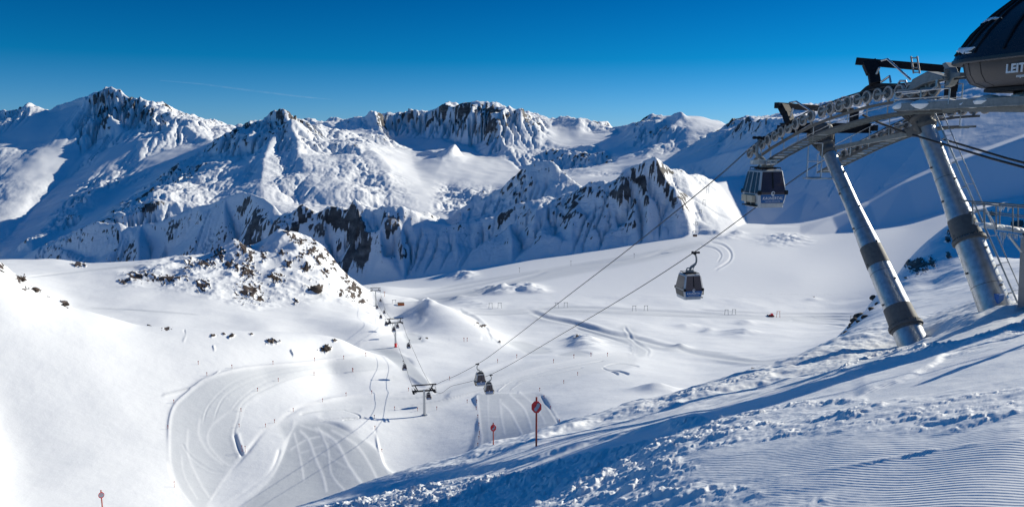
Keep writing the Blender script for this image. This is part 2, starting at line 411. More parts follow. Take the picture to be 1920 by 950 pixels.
def far_eval(S, LY):
    """TIN height and roughness on the grid S (columns) x LY (rows), straight in world space"""
    nr, nc = len(LY), len(S)
    Z = np.full((nr, nc), np.nan); R = np.zeros((nr, nc))
    sx = S * 2.0
    for f in _TF:
        a, b, c = f[0], f[1], f[2]
        p, q, r = _TV[a], _TV[b], _TV[c]
        i0, i1 = np.searchsorted(sx, [min(p[0], q[0], r[0]) - 1e-9, max(p[0], q[0], r[0]) + 1e-9])
        j0, j1 = np.searchsorted(LY, [min(p[1], q[1], r[1]) - 1e-9, max(p[1], q[1], r[1]) + 1e-9])
        if i1 <= i0 or j1 <= j0:
            continue
        # barycentric in true plan coordinates so that faces are plane
        W = lambda t: (t[0] / 2 * math.exp(t[1]), math.exp(t[1]))
        (x0, y0), (x1, y1), (x2, y2) = W(p), W(q), W(r)
        yy = np.exp(LY[j0:j1])[:, None]; xx = S[None, i0:i1] * yy
        den = (y1 - y2) * (x0 - x2) + (x2 - x1) * (y0 - y2)
        if abs(den) < 1e-9:
            continue
        l0 = ((y1 - y2) * (xx - x2) + (x2 - x1) * (yy - y2)) / den
        l1 = ((y2 - y0) * (xx - x2) + (x0 - x2) * (yy - y2)) / den
        l2 = 1 - l0 - l1
        ok = (l0 > -.004) & (l1 > -.004) & (l2 > -.004)
        zz = l0 * _TZ[a] + l1 * _TZ[b] + l2 * _TZ[c]
        rr = l0 * _TR[a] + l1 * _TR[b] + l2 * _TR[c]
        sub = Z[j0:j1, i0:i1]; sub[ok] = zz[ok]
        sr = R[j0:j1, i0:i1]; sr[ok] = rr[ok]
    bad = np.isnan(Z)
    if bad.any():                                   # fill slivers from the row before
        for j in range(nr):
            g = ~np.isnan(Z[j])
            if g.any():
                Z[j] = np.interp(S, S[g], Z[j][g])
            elif j:
                Z[j] = Z[j - 1]
    return Z, R


def blur(A, k):
    w = np.exp(-.5 * (np.arange(-3 * k, 3 * k + 1) / k) ** 2); w /= w.sum()
    n = 3 * k
    B = np.pad(A, ((n, n), (0, 0)), 'edge')
    B = sum(w[i] * B[i:i + A.shape[0]] for i in range(2 * n + 1))
    B = np.pad(B, ((0, 0), (n, n)), 'edge')
    return sum(w[i] * B[:, i:i + A.shape[1]] for i in range(2 * n + 1))


def gradients(Z, S, LY):
    Y = np.exp(LY)[:, None]
    dzs = np.gradient(Z, S, axis=1)
    dzY = np.gradient(Z, LY, axis=0) / Y
    return dzs / Y, dzY - S[None] / Y * dzs


def upsample(S, LY, fn, k=4):
    """evaluate fn(s, Y) on every k-th grid line and interpolate smoothly"""
    ic = np.unique(np.r_[np.arange(0, len(S), k), len(S) - 1]); jr = np.unique(np.r_[np.arange(0, len(LY), k), len(LY) - 1])
    C = fn(np.broadcast_to(S[ic][None], (len(jr), len(ic))), np.broadcast_to(np.exp(LY[jr])[:, None], (len(jr), len(ic))))

    def cub(xn, x, A):                              # Catmull-Rom along axis 0
        i = np.clip(np.searchsorted(x, xn, 'right') - 1, 0, len(x) - 2)
        h = x[i + 1] - x[i]; t = ((xn - x[i]) / h)[:, None]
        m = np.gradient(A, x, axis=0)
        h = h[:, None]
        return (2 * t ** 3 - 3 * t ** 2 + 1) * A[i] + (t ** 3 - 2 * t ** 2 + t) * h * m[i] + (-2 * t ** 3 + 3 * t ** 2) * A[i + 1] + (t ** 3 - t ** 2) * h * m[i + 1]
    D = cub(LY, LY[jr], C)
    return cub(S, S[ic], D.T).T


# columns of the fan: fine where the photograph looks, coarse outside
def columns(ds):
    a = np.arange(-.76, .80, ds)
    left = -.76 - np.cumsum(np.geomspace(ds * 1.5, .05, 34))[::-1]
    right = a[-1] + np.cumsum(np.geomspace(ds * 1.5, .08, 40))
    return np.r_[left[left > -1.6], a, right[right < 2.4]]
# ------------------------------------------------------------------ mesh from a fan grid
def grid_mesh(name, S, LY, Z, attrs=None):
    nr, nc = Z.shape
    Y = np.exp(LY)[:, None]
    co = np.empty((nr, nc, 3), np.float32)
    co[..., 0] = S[None] * Y; co[..., 1] = Y; co[..., 2] = Z
    idx = np.arange(nr * nc).reshape(nr, nc)
    q = np.stack([idx[:-1, :-1], idx[:-1, 1:], idx[1:, 1:], idx[1:, :-1]], -1).reshape(-1, 4)
    me = bpy.data.meshes.new(name)
    me.vertices.add(nr * nc); me.vertices.foreach_set('co', co.ravel())
    me.loops.add(len(q) * 4); me.loops.foreach_set('vertex_index', q.ravel().astype(np.int32))
    me.polygons.add(len(q)); me.polygons.foreach_set('loop_start', np.arange(0, len(q) * 4, 4, dtype=np.int32))
    me.update(calc_edges=True)
    me.polygons.foreach_set('use_smooth', np.ones(len(q), bool))
    for k, A in (attrs or {}).items():
        at = me.attributes.new(k, 'FLOAT', 'POINT'); at.data.foreach_set('value', A.astype(np.float32).ravel())
    o = bpy.data.objects.new(name, me); COL.objects.link(o)
    o['kind'] = 'structure'
    return o
# ------------------------------------------------------------------ mountains
def carve(Z, R, S, LY, iters=22, k=.055, m=.5, amax=6e4):
    """running water on the fan grid: gullies cut the faces and leave sharp ribs between them"""
    nr, nc = Z.shape
    Y = np.exp(LY)[:, None]
    X = S[None] * Y; Yb = np.broadcast_to(Y, X.shape)
    area = np.gradient(S)[None] * Y * np.gradient(LY)[:, None] * Y
    off = [(-1, -1), (-1, 0), (-1, 1), (0, -1), (0, 1), (1, -1), (1, 0), (1, 1)]
    idx = np.arange(nr * nc).reshape(nr, nc)
    Zc = Z.copy()
    geo = []
    for a, b in off:
        sl = (slice(max(0, -a), nr - max(0, a)), slice(max(0, -b), nc - max(0, b)))
        sn = (slice(max(0, a), nr - max(0, -a)), slice(max(0, b), nc - max(0, -b)))
        geo.append((sl, sn, np.hypot(X[sl] - X[sn], Yb[sl] - Yb[sn])))
    Kf = (k * np.clip(R, .0, 1) ** 1.3 * (.5 + 1.4 * sstep(2000, 3200, Yb))).ravel()
    A0 = ((300 + 650 * sstep(2000, 3200, Yb)) * np.exp(1.6 * fbm(X / 170, Yb / 170, 3))).ravel()
    for it in range(iters):
        best = np.zeros((nr, nc)); rec = idx.copy(); dist = np.ones((nr, nc))
        for sl, sn, d in geo:
            s = (Zc[sl] - Zc[sn]) / d
            up = s > best[sl]
            best[sl] = np.where(up, s, best[sl]); rec[sl] = np.where(up, idx[sn], rec[sl]); dist[sl] = np.where(up, d, dist[sl])
        order = np.argsort(Zc.ravel(), kind='stable')
        r = rec.ravel(); A = area.ravel().tolist(); rl = r.tolist(); ol = order.tolist()
        for i in reversed(ol):
            j = rl[i]
            if j != i:
                A[j] += A[i]
        A = np.clip(np.array(A) - A0, 0, amax)
        Fv = (Kf * A ** m / dist.ravel() * 12. ** 0).tolist(); z = Zc.ravel().tolist()
        for i in ol:
            j = rl[i]
            if j != i:
                f = Fv[i]; z[i] = (z[i] + f * z[j]) / (1 + f)
        Zc = np.array(z).reshape(nr, nc)
    return Zc


def bilin(A, k, shape):
    """back to the full grid after taking every k-th line"""
    r = np.clip(np.arange(shape[0]) / k, 0, A.shape[0] - 1.001); c = np.clip(np.arange(shape[1]) / k, 0, A.shape[1] - 1.001)
    i = r.astype(int); j = c.astype(int); a = (r - i)[:, None]; b = (c - j)[None]
    return (A[i][:, j] * (1 - b) + A[i][:, j + 1] * b) * (1 - a) + (A[i + 1][:, j] * (1 - b) + A[i + 1][:, j + 1] * b) * a


def make_mountains(ds=.00115, nrows=760):
    S = columns(ds)
    LY = np.linspace(math.log(760.), math.log(9400.), nrows)
    Y = np.exp(LY)[:, None]; X = S[None] * Y; Yb = np.broadcast_to(Y, X.shape)
    nn = LY < math.log(1260)
    Zt = upsample(S, LY[nn], near_t, 5) * np.exp(LY[nn])[:, None]
    Zf, R = far_eval(S, LY)
    yb = yb_of(S)[None]
    Z = Zf.copy()
    n = len(Zt)
    Z[:n] = np.where(Y[:n] < yb, Zt, Zf[:n]); R[:n] = np.where(Y[:n] < yb, 0, R[:n])
    Z = blur(Z, 1); R = np.clip(blur(R, 4), 0, 1)
    for u, v, D, r in SMOOTH:                       # snow domes and glacier shelves
        p = P(u, v, D); R *= 1 - .95 * np.exp(-(((X - p.x) / r) ** 2 + ((Yb - p.y) / (r * 1.3)) ** 2) ** 1.5)
    soft = .8 * sstep(.35, .1, R) * sstep(1700, 2500, Yb)
    Z = Z * (1 - soft) + blur(blur(Z, 8), 6) * soft
    far = sstep(2000, 3200, Yb)
    lam = 90 + 130 * far
    R = np.clip(R * (1 + .35 * fbm(X / (lam * 3), Yb / (lam * 3), 3)), 0, 1)
    # a rough start for the water, then let it cut
    Z += np.clip(R, .04, 1) * (.5 + .5 * sstep(.35, .85, R)) * (fbm(X / (110 + 150 * far), Yb / (110 + 150 * far), 6, .56) * (15 + 20 * far)) * sstep(0, 1, (Yb - yb) / 120)
    k = 2
    sub = (slice(None, None, k), slice(None, None, k))
    gx, gy = gradients(blur(Z, 6), S, LY)
    Rk = R * (.12 + .88 * sstep(.26, .62, np.hypot(gx, gy)))
    R2 = Rk[sub]
    Zc = carve(Z[sub].copy(), R2, S[::k], LY[::k], CARVE[0], CARVE[1])
    dz = bilin(Zc - Z[sub], k, Z.shape)
    dz = dz - .85 * blur(blur(dz, 12), 12)            # keep the surveyed heights, only the relief changes
    Z2 = Z + dz
    amp = np.clip(R, .03, 1)
    Z2 += amp * (ridged(X / (lam * .25), Yb / (lam * .25), 5, .62) - 1.0) * (1.1 + 2.4 * far)
    Z2 += (1 - amp) * fbm(X / 260, Yb / 260, 3) * (1.5 + 4 * far) * sstep(0, 1, (Yb - yb) / 300)
    gx, gy = gradients(blur(Z2, 4), S, LY)
    sl = np.hypot(gx, gy)
    cv = np.clip((Z2 - blur(Z2, 5)) / (2.0 + 5.5 * far), -1.2, 1.2)
    nz = fbm(X / (lam * .8), Yb / (lam * .8), 5, .6)
    n4 = fbm(X / (lam * .1), Yb / (lam * .1), 4, .65)
    rock = sstep(.95, 1.7, sl * .7 + .34 * nz + .5 * n4 + .3 * R + .34 * cv + .03 - .15 * (1 - far)) * sstep(.15, .6, R)
    g = Ground(S, LY, Z2)
    g.vis &= (Yb < 1300) & (g.V < 600)
    tz, gr, li, _ = trace_valley(g, False)
    Z2 = Z2 + tz * sstep(760, 790, Yb)
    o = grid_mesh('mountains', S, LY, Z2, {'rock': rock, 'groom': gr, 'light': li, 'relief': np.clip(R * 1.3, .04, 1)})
    return o


SMOOTH = [(1328, 226, 4150, 190), (1300, 214, 4300, 130), (1080, 266, 4650, 260), (60, 250, 5700, 330), (110, 226, 5900, 200), (90, 310, 5000, 280), (915, 325, 3850, 260), (300, 312, 4700, 220), (220, 300, 4950, 200), (790, 330, 3800, 260), (1160, 312, 3400, 200)]
CARVE = (24, .065)
# ------------------------------------------------------------------ traces laid on the ground that a column first meets
class Ground:
    """a fan grid with the picture position of each of its points, for laying surveyed lines on the snow"""

    def __init__(g, S, LY, Z):
        g.S, g.LY = S, LY
        g.Y = np.broadcast_to(np.exp(LY)[:, None], Z.shape); g.X = S[None] * g.Y; g.Z = Z
        g.U, g.V = uv_of(g.X, g.Y, Z)
        t = Z / g.Y
        g.vis = t >= np.maximum.accumulate(t, 0) - .012
        g.away = 0.

    def dist(g, pts, reach):
        """signed distance (picture units; positive above the line), position along it, on the points within reach"""
        pts = np.array(pts, float)
        b = (g.U > pts[:, 0].min() - reach) & (g.U < pts[:, 0].max() + reach) & (g.V > pts[:, 1].min() - reach) & (g.V < pts[:, 1].max() + reach) & g.vis
        k = np.nonzero(b)
        u, v = g.U[k], g.V[k]
        best = np.full(u.shape, 1e9); sg = np.ones(u.shape); al = np.zeros(u.shape); run = 0
        for (ax, ay), (bx, by) in zip(pts[:-1], pts[1:]):
            dx, dy = bx - ax, by - ay; l = math.hypot(dx, dy) + 1e-9
            t = np.clip(((u - ax) * dx + (v - ay) * dy) / l ** 2, 0, 1)
            d = np.hypot(u - ax - t * dx, v - ay - t * dy)
            c = (dx * (v - ay) - dy * (u - ax))
            near = d < best
            sg = np.where(near, np.where(c < 0, 1., -1.), sg); al = np.where(near, run + t * l, al); best = np.where(near, d, best); run += l
        return k, best, sg, al / run

    def inside(g, poly):
        poly = np.array(poly, float)
        b = (g.U > poly[:, 0].min()) & (g.U < poly[:, 0].max()) & (g.V > poly[:, 1].min()) & (g.V < poly[:, 1].max()) & g.vis
        k = np.nonzero(b); u, v = g.U[k], g.V[k]
        ins = np.zeros(u.shape, bool); j = len(poly) - 1
        for i in range(len(poly)):
            (xi, yi), (xj, yj) = poly[i], poly[j]
            ins ^= ((yi > v) != (yj > v)) & (u < (xj - xi) * (v - yi) / (yj - yi + 1e-12) + xi)
            j = i
        M = np.zeros(g.Z.shape); M[k] = ins
        return M


def spline(pts, n=6):
    pts = [np.array(p, float) for p in pts]; out = []
    for i in range(len(pts) - 1):
        p0, p1, p2, p3 = pts[max(i - 1, 0)], pts[i], pts[i + 1], pts[min(i + 2, len(pts) - 1)]
        for k in range(n):
            t = k / n
            out.append(.5 * ((2 * p1) + (p2 - p0) * t + (2 * p0 - 5 * p1 + 4 * p2 - p3) * t * t + (3 * p1 - p0 - 3 * p2 + p3) * t ** 3))
    return out + [pts[-1]]


OUTER = [(681, 664), (649, 670), (574, 679), (511, 684), (455, 690), (416, 699), (380, 713), (352, 735), (329, 757), (319, 785), (317, 824), (319, 872), (333, 911), (356, 943), (375, 962)]
INNER = [(736, 688), (673, 694), (594, 701), (546, 709), (511, 723), (479, 739), (455, 759), (447, 785), (439, 812), (447, 840), (453, 855)]
NOSE = [(384, 955), (396, 935), (427, 887), (463, 848), (495, 808), (523, 789), (562, 765), (606, 751), (649, 743), (713, 739), (752, 737)]
PISTES = [   # polygon, groomed strength
    (OUTER + [(388, 950), (408, 915), (431, 880), (453, 855)] + INNER[::-1], .55),
    ([(554, 794), (582, 789), (617, 793), (653, 808), (705, 840), (716, 872), (740, 899), (617, 940), (455, 960), (503, 903), (526, 864), (542, 820)], .85),
    ([(893, 736), (937, 735), (990, 737), (1010, 738), (1030, 763), (1048, 797), (1010, 830), (890, 860), (896, 800)], .6),
    ([(937, 742), (970, 734), (990, 740), (1012, 760), (1035, 800), (985, 822), (965, 790), (943, 760)], .45),
    ([(690, 655), (728, 652), (750, 661), (769, 677), (785, 696), (806, 718), (792, 720), (766, 702), (735, 677), (713, 661)], .9),
    ([(754, 628), (776, 623), (793, 642), (766, 644)], .7),
    ([(779, 577), (795, 577), (797, 601), (785, 601)], .7),
    ([(600, 752), (717, 740), (833, 722), (883, 705), (960, 685), (1050, 672), (1140, 662), (1190, 664), (1180, 690), (1100, 705), (1010, 735), (940, 735), (890, 735), (800, 765), (740, 772), (650, 790), (600, 790)], .28),
    ([(750, 566), (860, 549), (960, 526), (1035, 506), (1200, 478), (1305, 452), (1320, 460), (1200, 492), (1050, 520), (930, 545), (840, 566)], .45),
    ([(852, 583), (1000, 580), (1160, 579), (1300, 586), (1460, 593), (1610, 592), (1610, 600), (1460, 601), (1300, 595), (1160, 589), (1000, 590)], .4),
    ([(985, 578), (1019, 590), (1076, 603), (1144, 622), (1246, 643), (1330, 660), (1425, 673), (1493, 672), (1493, 678), (1387, 682), (1246, 656), (1144, 634), (1076, 615), (1000, 598)], .5),
    ([(1160, 612), (1180, 612), (1205, 640), (1220, 660), (1195, 670), (1188, 650)], .45),
    ([(652, 762), (676, 758), (678, 774), (645, 774)], .5),
    ([(950, 642), (985, 640), (1035, 660), (990, 664)], .6),
    ([(1045, 664), (1080, 658), (1112, 668), (1045, 668)], .6),
    ([(520, 795), (545, 790), (548, 805), (532, 822)], .6)]
BRIGHT = [   # pushed-up light tracks: points, half width, strength
    ([(558, 804), (578, 824), (590, 856), (606, 895), (612, 925)], 3.0, .9), ([(586, 800), (629, 828), (653, 872), (681, 911)], 3.4, 1.),
    ([(617, 804), (665, 832), (689, 864), (709, 903)], 3.0, .8), ([(542, 844), (574, 824), (610, 816)], 2.2, .7), ([(550, 808), (562, 856), (570, 903)], 2.4, .7),
    ([(594, 796), (614, 840), (621, 888), (649, 923)], 2.6, .8), ([(526, 840), (510, 880), (475, 911), (420, 949)], 3.0, .6), ([(560, 850), (600, 836), (640, 822)], 2, .5),
    ([(577, 862), (600, 850), (625, 862), (668, 885)], 2, .5), ([(560, 795), (600, 812), (640, 846)], 2.2, .6),
    ([(938, 753), (957, 773), (970, 797), (980, 817)], 2.4, .9), ([(953, 737), (980, 763), (990, 783), (997, 807)], 2.2, .9), ([(970, 733), (1005, 762), (1023, 797)], 2.2, .7), ([(937, 745), (940, 783), (947, 817)], 2.2, .7),
    ([(915, 738), (915, 780), (918, 830)], 1.8, .5), ([(905, 780), (940, 781)], 1.5, .5),
    (OUTER, 3.2, .9), (NOSE, 4., .9), ([(893, 737), (897, 770), (900, 800), (903, 825), (894, 850)], 2.6, 1.),
    ([(703, 800), (708, 830), (717, 865), (735, 895)], 2.2, .9),
    ([(430, 770), (395, 800), (390, 830), (415, 862), (445, 880)], 2.4, .6), ([(352, 800), (352, 850), (375, 905), (398, 940)], 2.6, .6), ([(375, 780), (372, 815), (392, 850), (420, 872)], 3, .5), ([(340, 850), (345, 890), (372, 938)], 2, .5),
    ([(668, 648), (697, 636), (735, 626), (773, 614), (790, 603), (797, 590)], 5., .9), ([(600, 750), (650, 743), (717, 736), (787, 731), (833, 718), (883, 701), (933, 682), (983, 671)], 5.5, .8),
    ([(830, 745), (900, 722), (960, 705), (1010, 690), (1080, 675), (1150, 664), (1190, 668)], 6., .7), ([(1326, 456), (1352, 463), (1362, 475), (1360, 488), (1345, 503)], 4.5, .8),
    ([(840, 636), (875, 633), (905, 633)], 4, .6), ([(640, 745), (690, 745), (760, 742), (820, 735)], 3, .5)]
GROOVE = [   # cut lines, their small shadow deepened by a darker snow colour: points, half width, depth in metres
    ([(430, 775), (455, 745), (500, 715), (560, 700), (640, 690)], 1.6, .35), ([(400, 790), (420, 745), (470, 714), (540, 696), (640, 682)], 1.6, .35), ([(380, 800), (392, 760), (440, 716), (520, 692), (640, 676)], 1.6, .3),
    (INNER, 2.0, .8), ([(439, 812), (447, 840), (455, 856)], 3.5, 1.6), ([(340, 828), (355, 852), (380, 872), (405, 884), (430, 884)], 1.6, .35),
    ([(985, 580), (1019, 593), (1076, 606), (1144, 625), (1190, 633), (1246, 648), (1312, 664), (1387, 675), (1425, 677), (1493, 674)], 3.2, 2.2),
    ([(1075, 614), (1150, 636), (1182, 648), (1185, 668)], 2.0, .9), ([(1170, 612), (1190, 640), (1215, 656), (1212, 668)], 2.2, .9),
    ([(960, 588), (1040, 577), (1160, 579), (1300, 587), (1460, 594), (1610, 594)], 1.8, .9), ([(852, 586), (930, 590), (1060, 584), (1200, 590), (1340, 596)], 1.6, .7), ([(1300, 581), (1450, 588), (1605, 589)], 1.4, .6), ([(1480, 600), (1540, 606), (1590, 612)], 1.6, .8), ([(1520, 596), (1600, 601)], 1.4, .6),
    ([(750, 563), (800, 560), (867, 549), (960, 527), (1030, 509)], 2.6, 1.6), ([(770, 553), (860, 541), (980, 516), (1090, 497), (1200, 484), (1262, 465)], 2.2, 1.4), ([(740, 566), (830, 561), (900, 552), (1000, 532)], 1.8, .9), ([(800, 545), (900, 527), (1060, 500), (1180, 480), (1310, 457)], 1.8, 1.2), ([(900, 540), (1020, 516), (1140, 496), (1300, 463)], 1.5, 1.),
    ([(1330, 454), (1356, 460), (1370, 474), (1366, 490), (1340, 506)], 1.8, .9), ([(1312, 460), (1340, 466), (1352, 478), (1345, 492)], 1.4, .6),
    ([(860, 582), (890, 596), (912, 616), (922, 640)], 2.2, 1.6), ([(893, 600), (915, 625), (940, 648)], 1.8, 1.2),
    ([(720, 748), (800, 742), (880, 722), (940, 708), (1020, 688), (1100, 673)], 1.4, .35), ([(760, 760), (830, 748), (900, 730), (960, 716)], 1.3, .3), ([(960, 720), (1010, 700), (1060, 689), (1140, 675)], 1.4, .4), ([(950, 735), (985, 712), (1040, 700), (1100, 688)], 1.3, .35), ([(930, 734), (960, 712), (1000, 702)], 1.3, .3),
    ([(1130, 688), (1160, 682), (1200, 688)], 1.4, .5), ([(1135, 694), (1160, 698), (1180, 705)], 1.3, .4),
    ([(1128, 690), (1150, 700), (1160, 706)], 1.2, .4), ([(1012, 740), (1030, 765), (1050, 798)], 2., .7),
    ([(640, 768), (670, 778), (672, 786), (640, 790)], 1.2, .25), ([(560, 778), (610, 770), (660, 768)], 1.2, .25), ([(590, 790), (640, 785), (690, 786)], 1.2, .25),
    ([(345, 618), (347, 628), (343, 640)], 1.3, .3), ([(400, 645), (402, 655)], 1.2, .4), ([(545, 652), (552, 664)], 1.3, .4),
    ([(415, 690), (395, 705), (365, 722), (300, 740)], 1.4, .25), 
    ([(50, 520), (120, 512), (210, 502), (320, 494)], 1.5, .6), ([(160, 577), (260, 582), (380, 590)], 1.3, .4)]
MOUNDS = [   # heaps of moraine under snow: u, v, half width, half height, metres
    (935, 546, 34, 7, 7), (985, 542, 26, 8, 9), (868, 516, 22, 7, 8), (870, 562, 24, 5, 5), (1010, 549, 18, 5, 5), (905, 574, 30, 5, 3), (1083, 643, 24, 9, 5), (1110, 648, 30, 9, 4), (1275, 652, 20, 5, 2.5), (1470, 450, 40, 10, 9),
    (1525, 560, 14, 3, 3), (1390, 625, 30, 6, 3), (1330, 620, 16, 5, 2), (1290, 612, 20, 4, 2), (1400, 605, 24, 4, 2.5), (800, 568, 16, 5, 4), (1335, 436, 22, 4, 5), (1385, 438, 16, 4, 5), (1365, 446, 30, 4, 4), (1490, 700, 40, 8, 4), (1230, 735, 40, 6, 3)]
ROCKS = [  # bare patches: u, v, half width, half height
    (376, 494, 26, 8), (350, 504, 8, 6), (258, 518, 24, 9), (315, 522, 36, 8), (230, 528, 7, 4), (456, 466, 13, 17), (470, 482, 9, 9), (414, 477, 8, 12), (466, 508, 14, 14), (470, 548, 22, 18), (486, 562, 12, 6), (380, 535, 13, 8), (404, 480, 10, 5),
    (537, 437, 9, 5), (563, 452, 12, 11), (586, 457, 9, 7), (600, 485, 10, 9), (562, 481, 7, 7), (529, 474, 9, 8), (616, 474, 7, 12), (585, 470, 14, 10), (548, 445, 8, 6), (661, 543, 12, 18), (681, 567, 8, 5), (648, 522, 6, 10), (590, 542, 18, 9), (517, 523, 14, 10), (556, 566, 5, 5), (628, 492, 7, 14), (575, 500, 10, 8), (540, 492, 9, 8), (495, 480, 6, 10), (443, 500, 7, 8), (430, 492, 8, 9), (610, 512, 8, 7), (640, 550, 7, 6), (675, 548, 6, 9),
    (3, 501, 7, 7), (39, 523, 10, 8), (67, 544, 9, 6), (48, 542, 6, 4), (121, 570, 8, 7), (206, 597, 5, 2), (148, 494, 16, 5), (280, 612, 7, 3), (313, 617, 8, 3), (434, 628, 6, 3), (420, 625, 3, 2), (400, 628, 8, 2), (510, 638, 12, 4), (612, 652, 9, 6), (629, 637, 7, 2.5), (470, 625, 4, 1.5), (90, 558, 5, 3),
    (905, 612, 6, 3), (895, 607, 5, 2.5), (938, 640, 4, 2), (1085, 640, 7, 2.5), (1415, 692, 8, 3), (790, 634, 4, 2), (800, 635, 4, 1.5), (1525, 556, 3, 1.5),
    (1582, 628, 6, 4), (1722, 498, 20, 12), (1745, 492, 10, 8), (1700, 494, 7, 5), (1788, 436, 12, 9), (1776, 450, 6, 5), (1778, 480, 5, 5), (1803, 475, 4, 4), (1908, 419, 14, 6), (1935, 425, 20, 8), (1698, 520, 4, 3), (1860, 400, 8, 4)]


def trace_valley(g, bare=True):
    """heights and surface marks of the valley: returns (dz, groomed, light, rock)"""
    dz = np.zeros(g.Z.shape); gr = np.zeros(g.Z.shape); li = np.zeros(g.Z.shape); ro = np.zeros(g.Z.shape)
    ppm = F / g.Y                                             # picture units per metre at each point
    seen = g.vis
    g.vis = seen & (g.Y > 135)
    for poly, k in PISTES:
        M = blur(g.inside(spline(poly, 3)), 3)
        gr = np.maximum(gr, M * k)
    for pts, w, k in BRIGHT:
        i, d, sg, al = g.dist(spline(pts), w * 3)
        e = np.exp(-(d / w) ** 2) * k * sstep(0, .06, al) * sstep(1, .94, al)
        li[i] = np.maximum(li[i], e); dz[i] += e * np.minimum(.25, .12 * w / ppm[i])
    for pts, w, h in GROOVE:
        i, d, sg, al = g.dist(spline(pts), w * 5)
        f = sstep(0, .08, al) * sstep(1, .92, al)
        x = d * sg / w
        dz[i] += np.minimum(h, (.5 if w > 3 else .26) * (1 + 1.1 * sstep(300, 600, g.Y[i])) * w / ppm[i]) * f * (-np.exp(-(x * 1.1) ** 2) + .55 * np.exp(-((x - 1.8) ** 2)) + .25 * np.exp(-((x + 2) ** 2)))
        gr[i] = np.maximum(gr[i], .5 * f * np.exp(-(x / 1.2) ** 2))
    for u, v, a, b, h in MOUNDS:
        k = np.nonzero((np.abs(g.U - u) < 3 * a) & (np.abs(g.V - v) < 3 * b) & g.vis)
        q = ((g.U[k] - u) / a) ** 2 + ((g.V[k] - v) / b) ** 2
        n = fbm(g.X[k] / 22, g.Y[k] / 22, 3)
        dz[k] += .75 * h * np.exp(-q * 1.1) * (1 + .7 * n)
    g.vis = seen
    rot = .5
    ua, va = g.U * math.cos(rot) + g.V * math.sin(rot), -g.U * math.sin(rot) + g.V * math.cos(rot)
    n = .6 * fbm(ua / 12., va / 3.6, 5, .6) + .5 * (ridged(ua / 14. + 9, va / 6., 3) - .9)
    n2 = fbm(g.U / 2.6 + 40, g.V / 2.0, 2, .6)
    for u, v, a, b in (ROCKS if bare else []):
        k = np.nonzero((np.abs(g.U - u) < 2.2 * a) & (np.abs(g.V - v) < 2.2 * b) & g.vis)
        q = np.sqrt(((g.U[k] - u) / a) ** 2 + ((g.V[k] - v) / b) ** 2)
        c = (1.0, .95, 1.25) if u < 1570 else (1.25, 1.0, .75)
        ro[k] = np.maximum(ro[k], sstep(.1, .34, c[0] - c[1] * q + c[2] * n[k] + .35 * n2[k] - .12))
    return dz, gr, li, ro


KNOLL = [(330, 480), (400, 474), (440, 440), (480, 470), (525, 425), (605, 445), (645, 500), (700, 560), (690, 580), (600, 560), (480, 580), (420, 560), (330, 540), (230, 535), (230, 505)]


def make_valley(ds=.00105, nrows=900):
    S = columns(ds)
    LY = np.linspace(math.log(52.), math.log(760.), nrows)
    Y = np.exp(LY)[:, None]
    Z = upsample(S, LY, near_t, 4) * Y
    g = Ground(S, LY, Z)
    dz, gr, li, ro = trace_valley(g)
    kn = np.clip(blur(g.inside(KNOLL), 6), 0, 1)
    wild = 1 - np.clip(gr * 2 + li, 0, 1)
    Z = Z + dz + ro * (.1 + .4 * cells(g.X / 4.5, g.Y / 4.5)[2] + .2 * cells(g.X / 1.7, g.Y / 1.7)[2]) * np.clip(g.Y / 420, .25, 1.3)
    Z += kn * (ridged(g.X / 26, g.Y / 26, 5) - .9) * 2.0
    Z += wild * (fbm(g.X / 60, g.Y / 60, 3) * .9 + fbm(g.X / 14, g.Y / 14 + 5, 4, .55) * .06) * sstep(55, 120, g.Y) * sstep(0, .3, 1 - ro)
    spur = sstep(52, 60, g.Y) * sstep(300, 200, g.Y) * sstep(.38, .5, g.X / g.Y)
    Z += spur * (fbm(g.X / 12, g.Y / 12, 5, .5) * .4)
    rim = sstep(1, 0, (LY[:, None] - LY[0]) / .05) + sstep(0, 1, (LY[:, None] - LY[-1] + .05) / .05)
    Z0 = upsample(S, LY, near_t, 4) * Y
    Z = Z0 * rim + Z * (1 - rim)
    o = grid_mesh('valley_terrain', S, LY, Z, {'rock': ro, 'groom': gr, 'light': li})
    return o, (S, LY, Z)


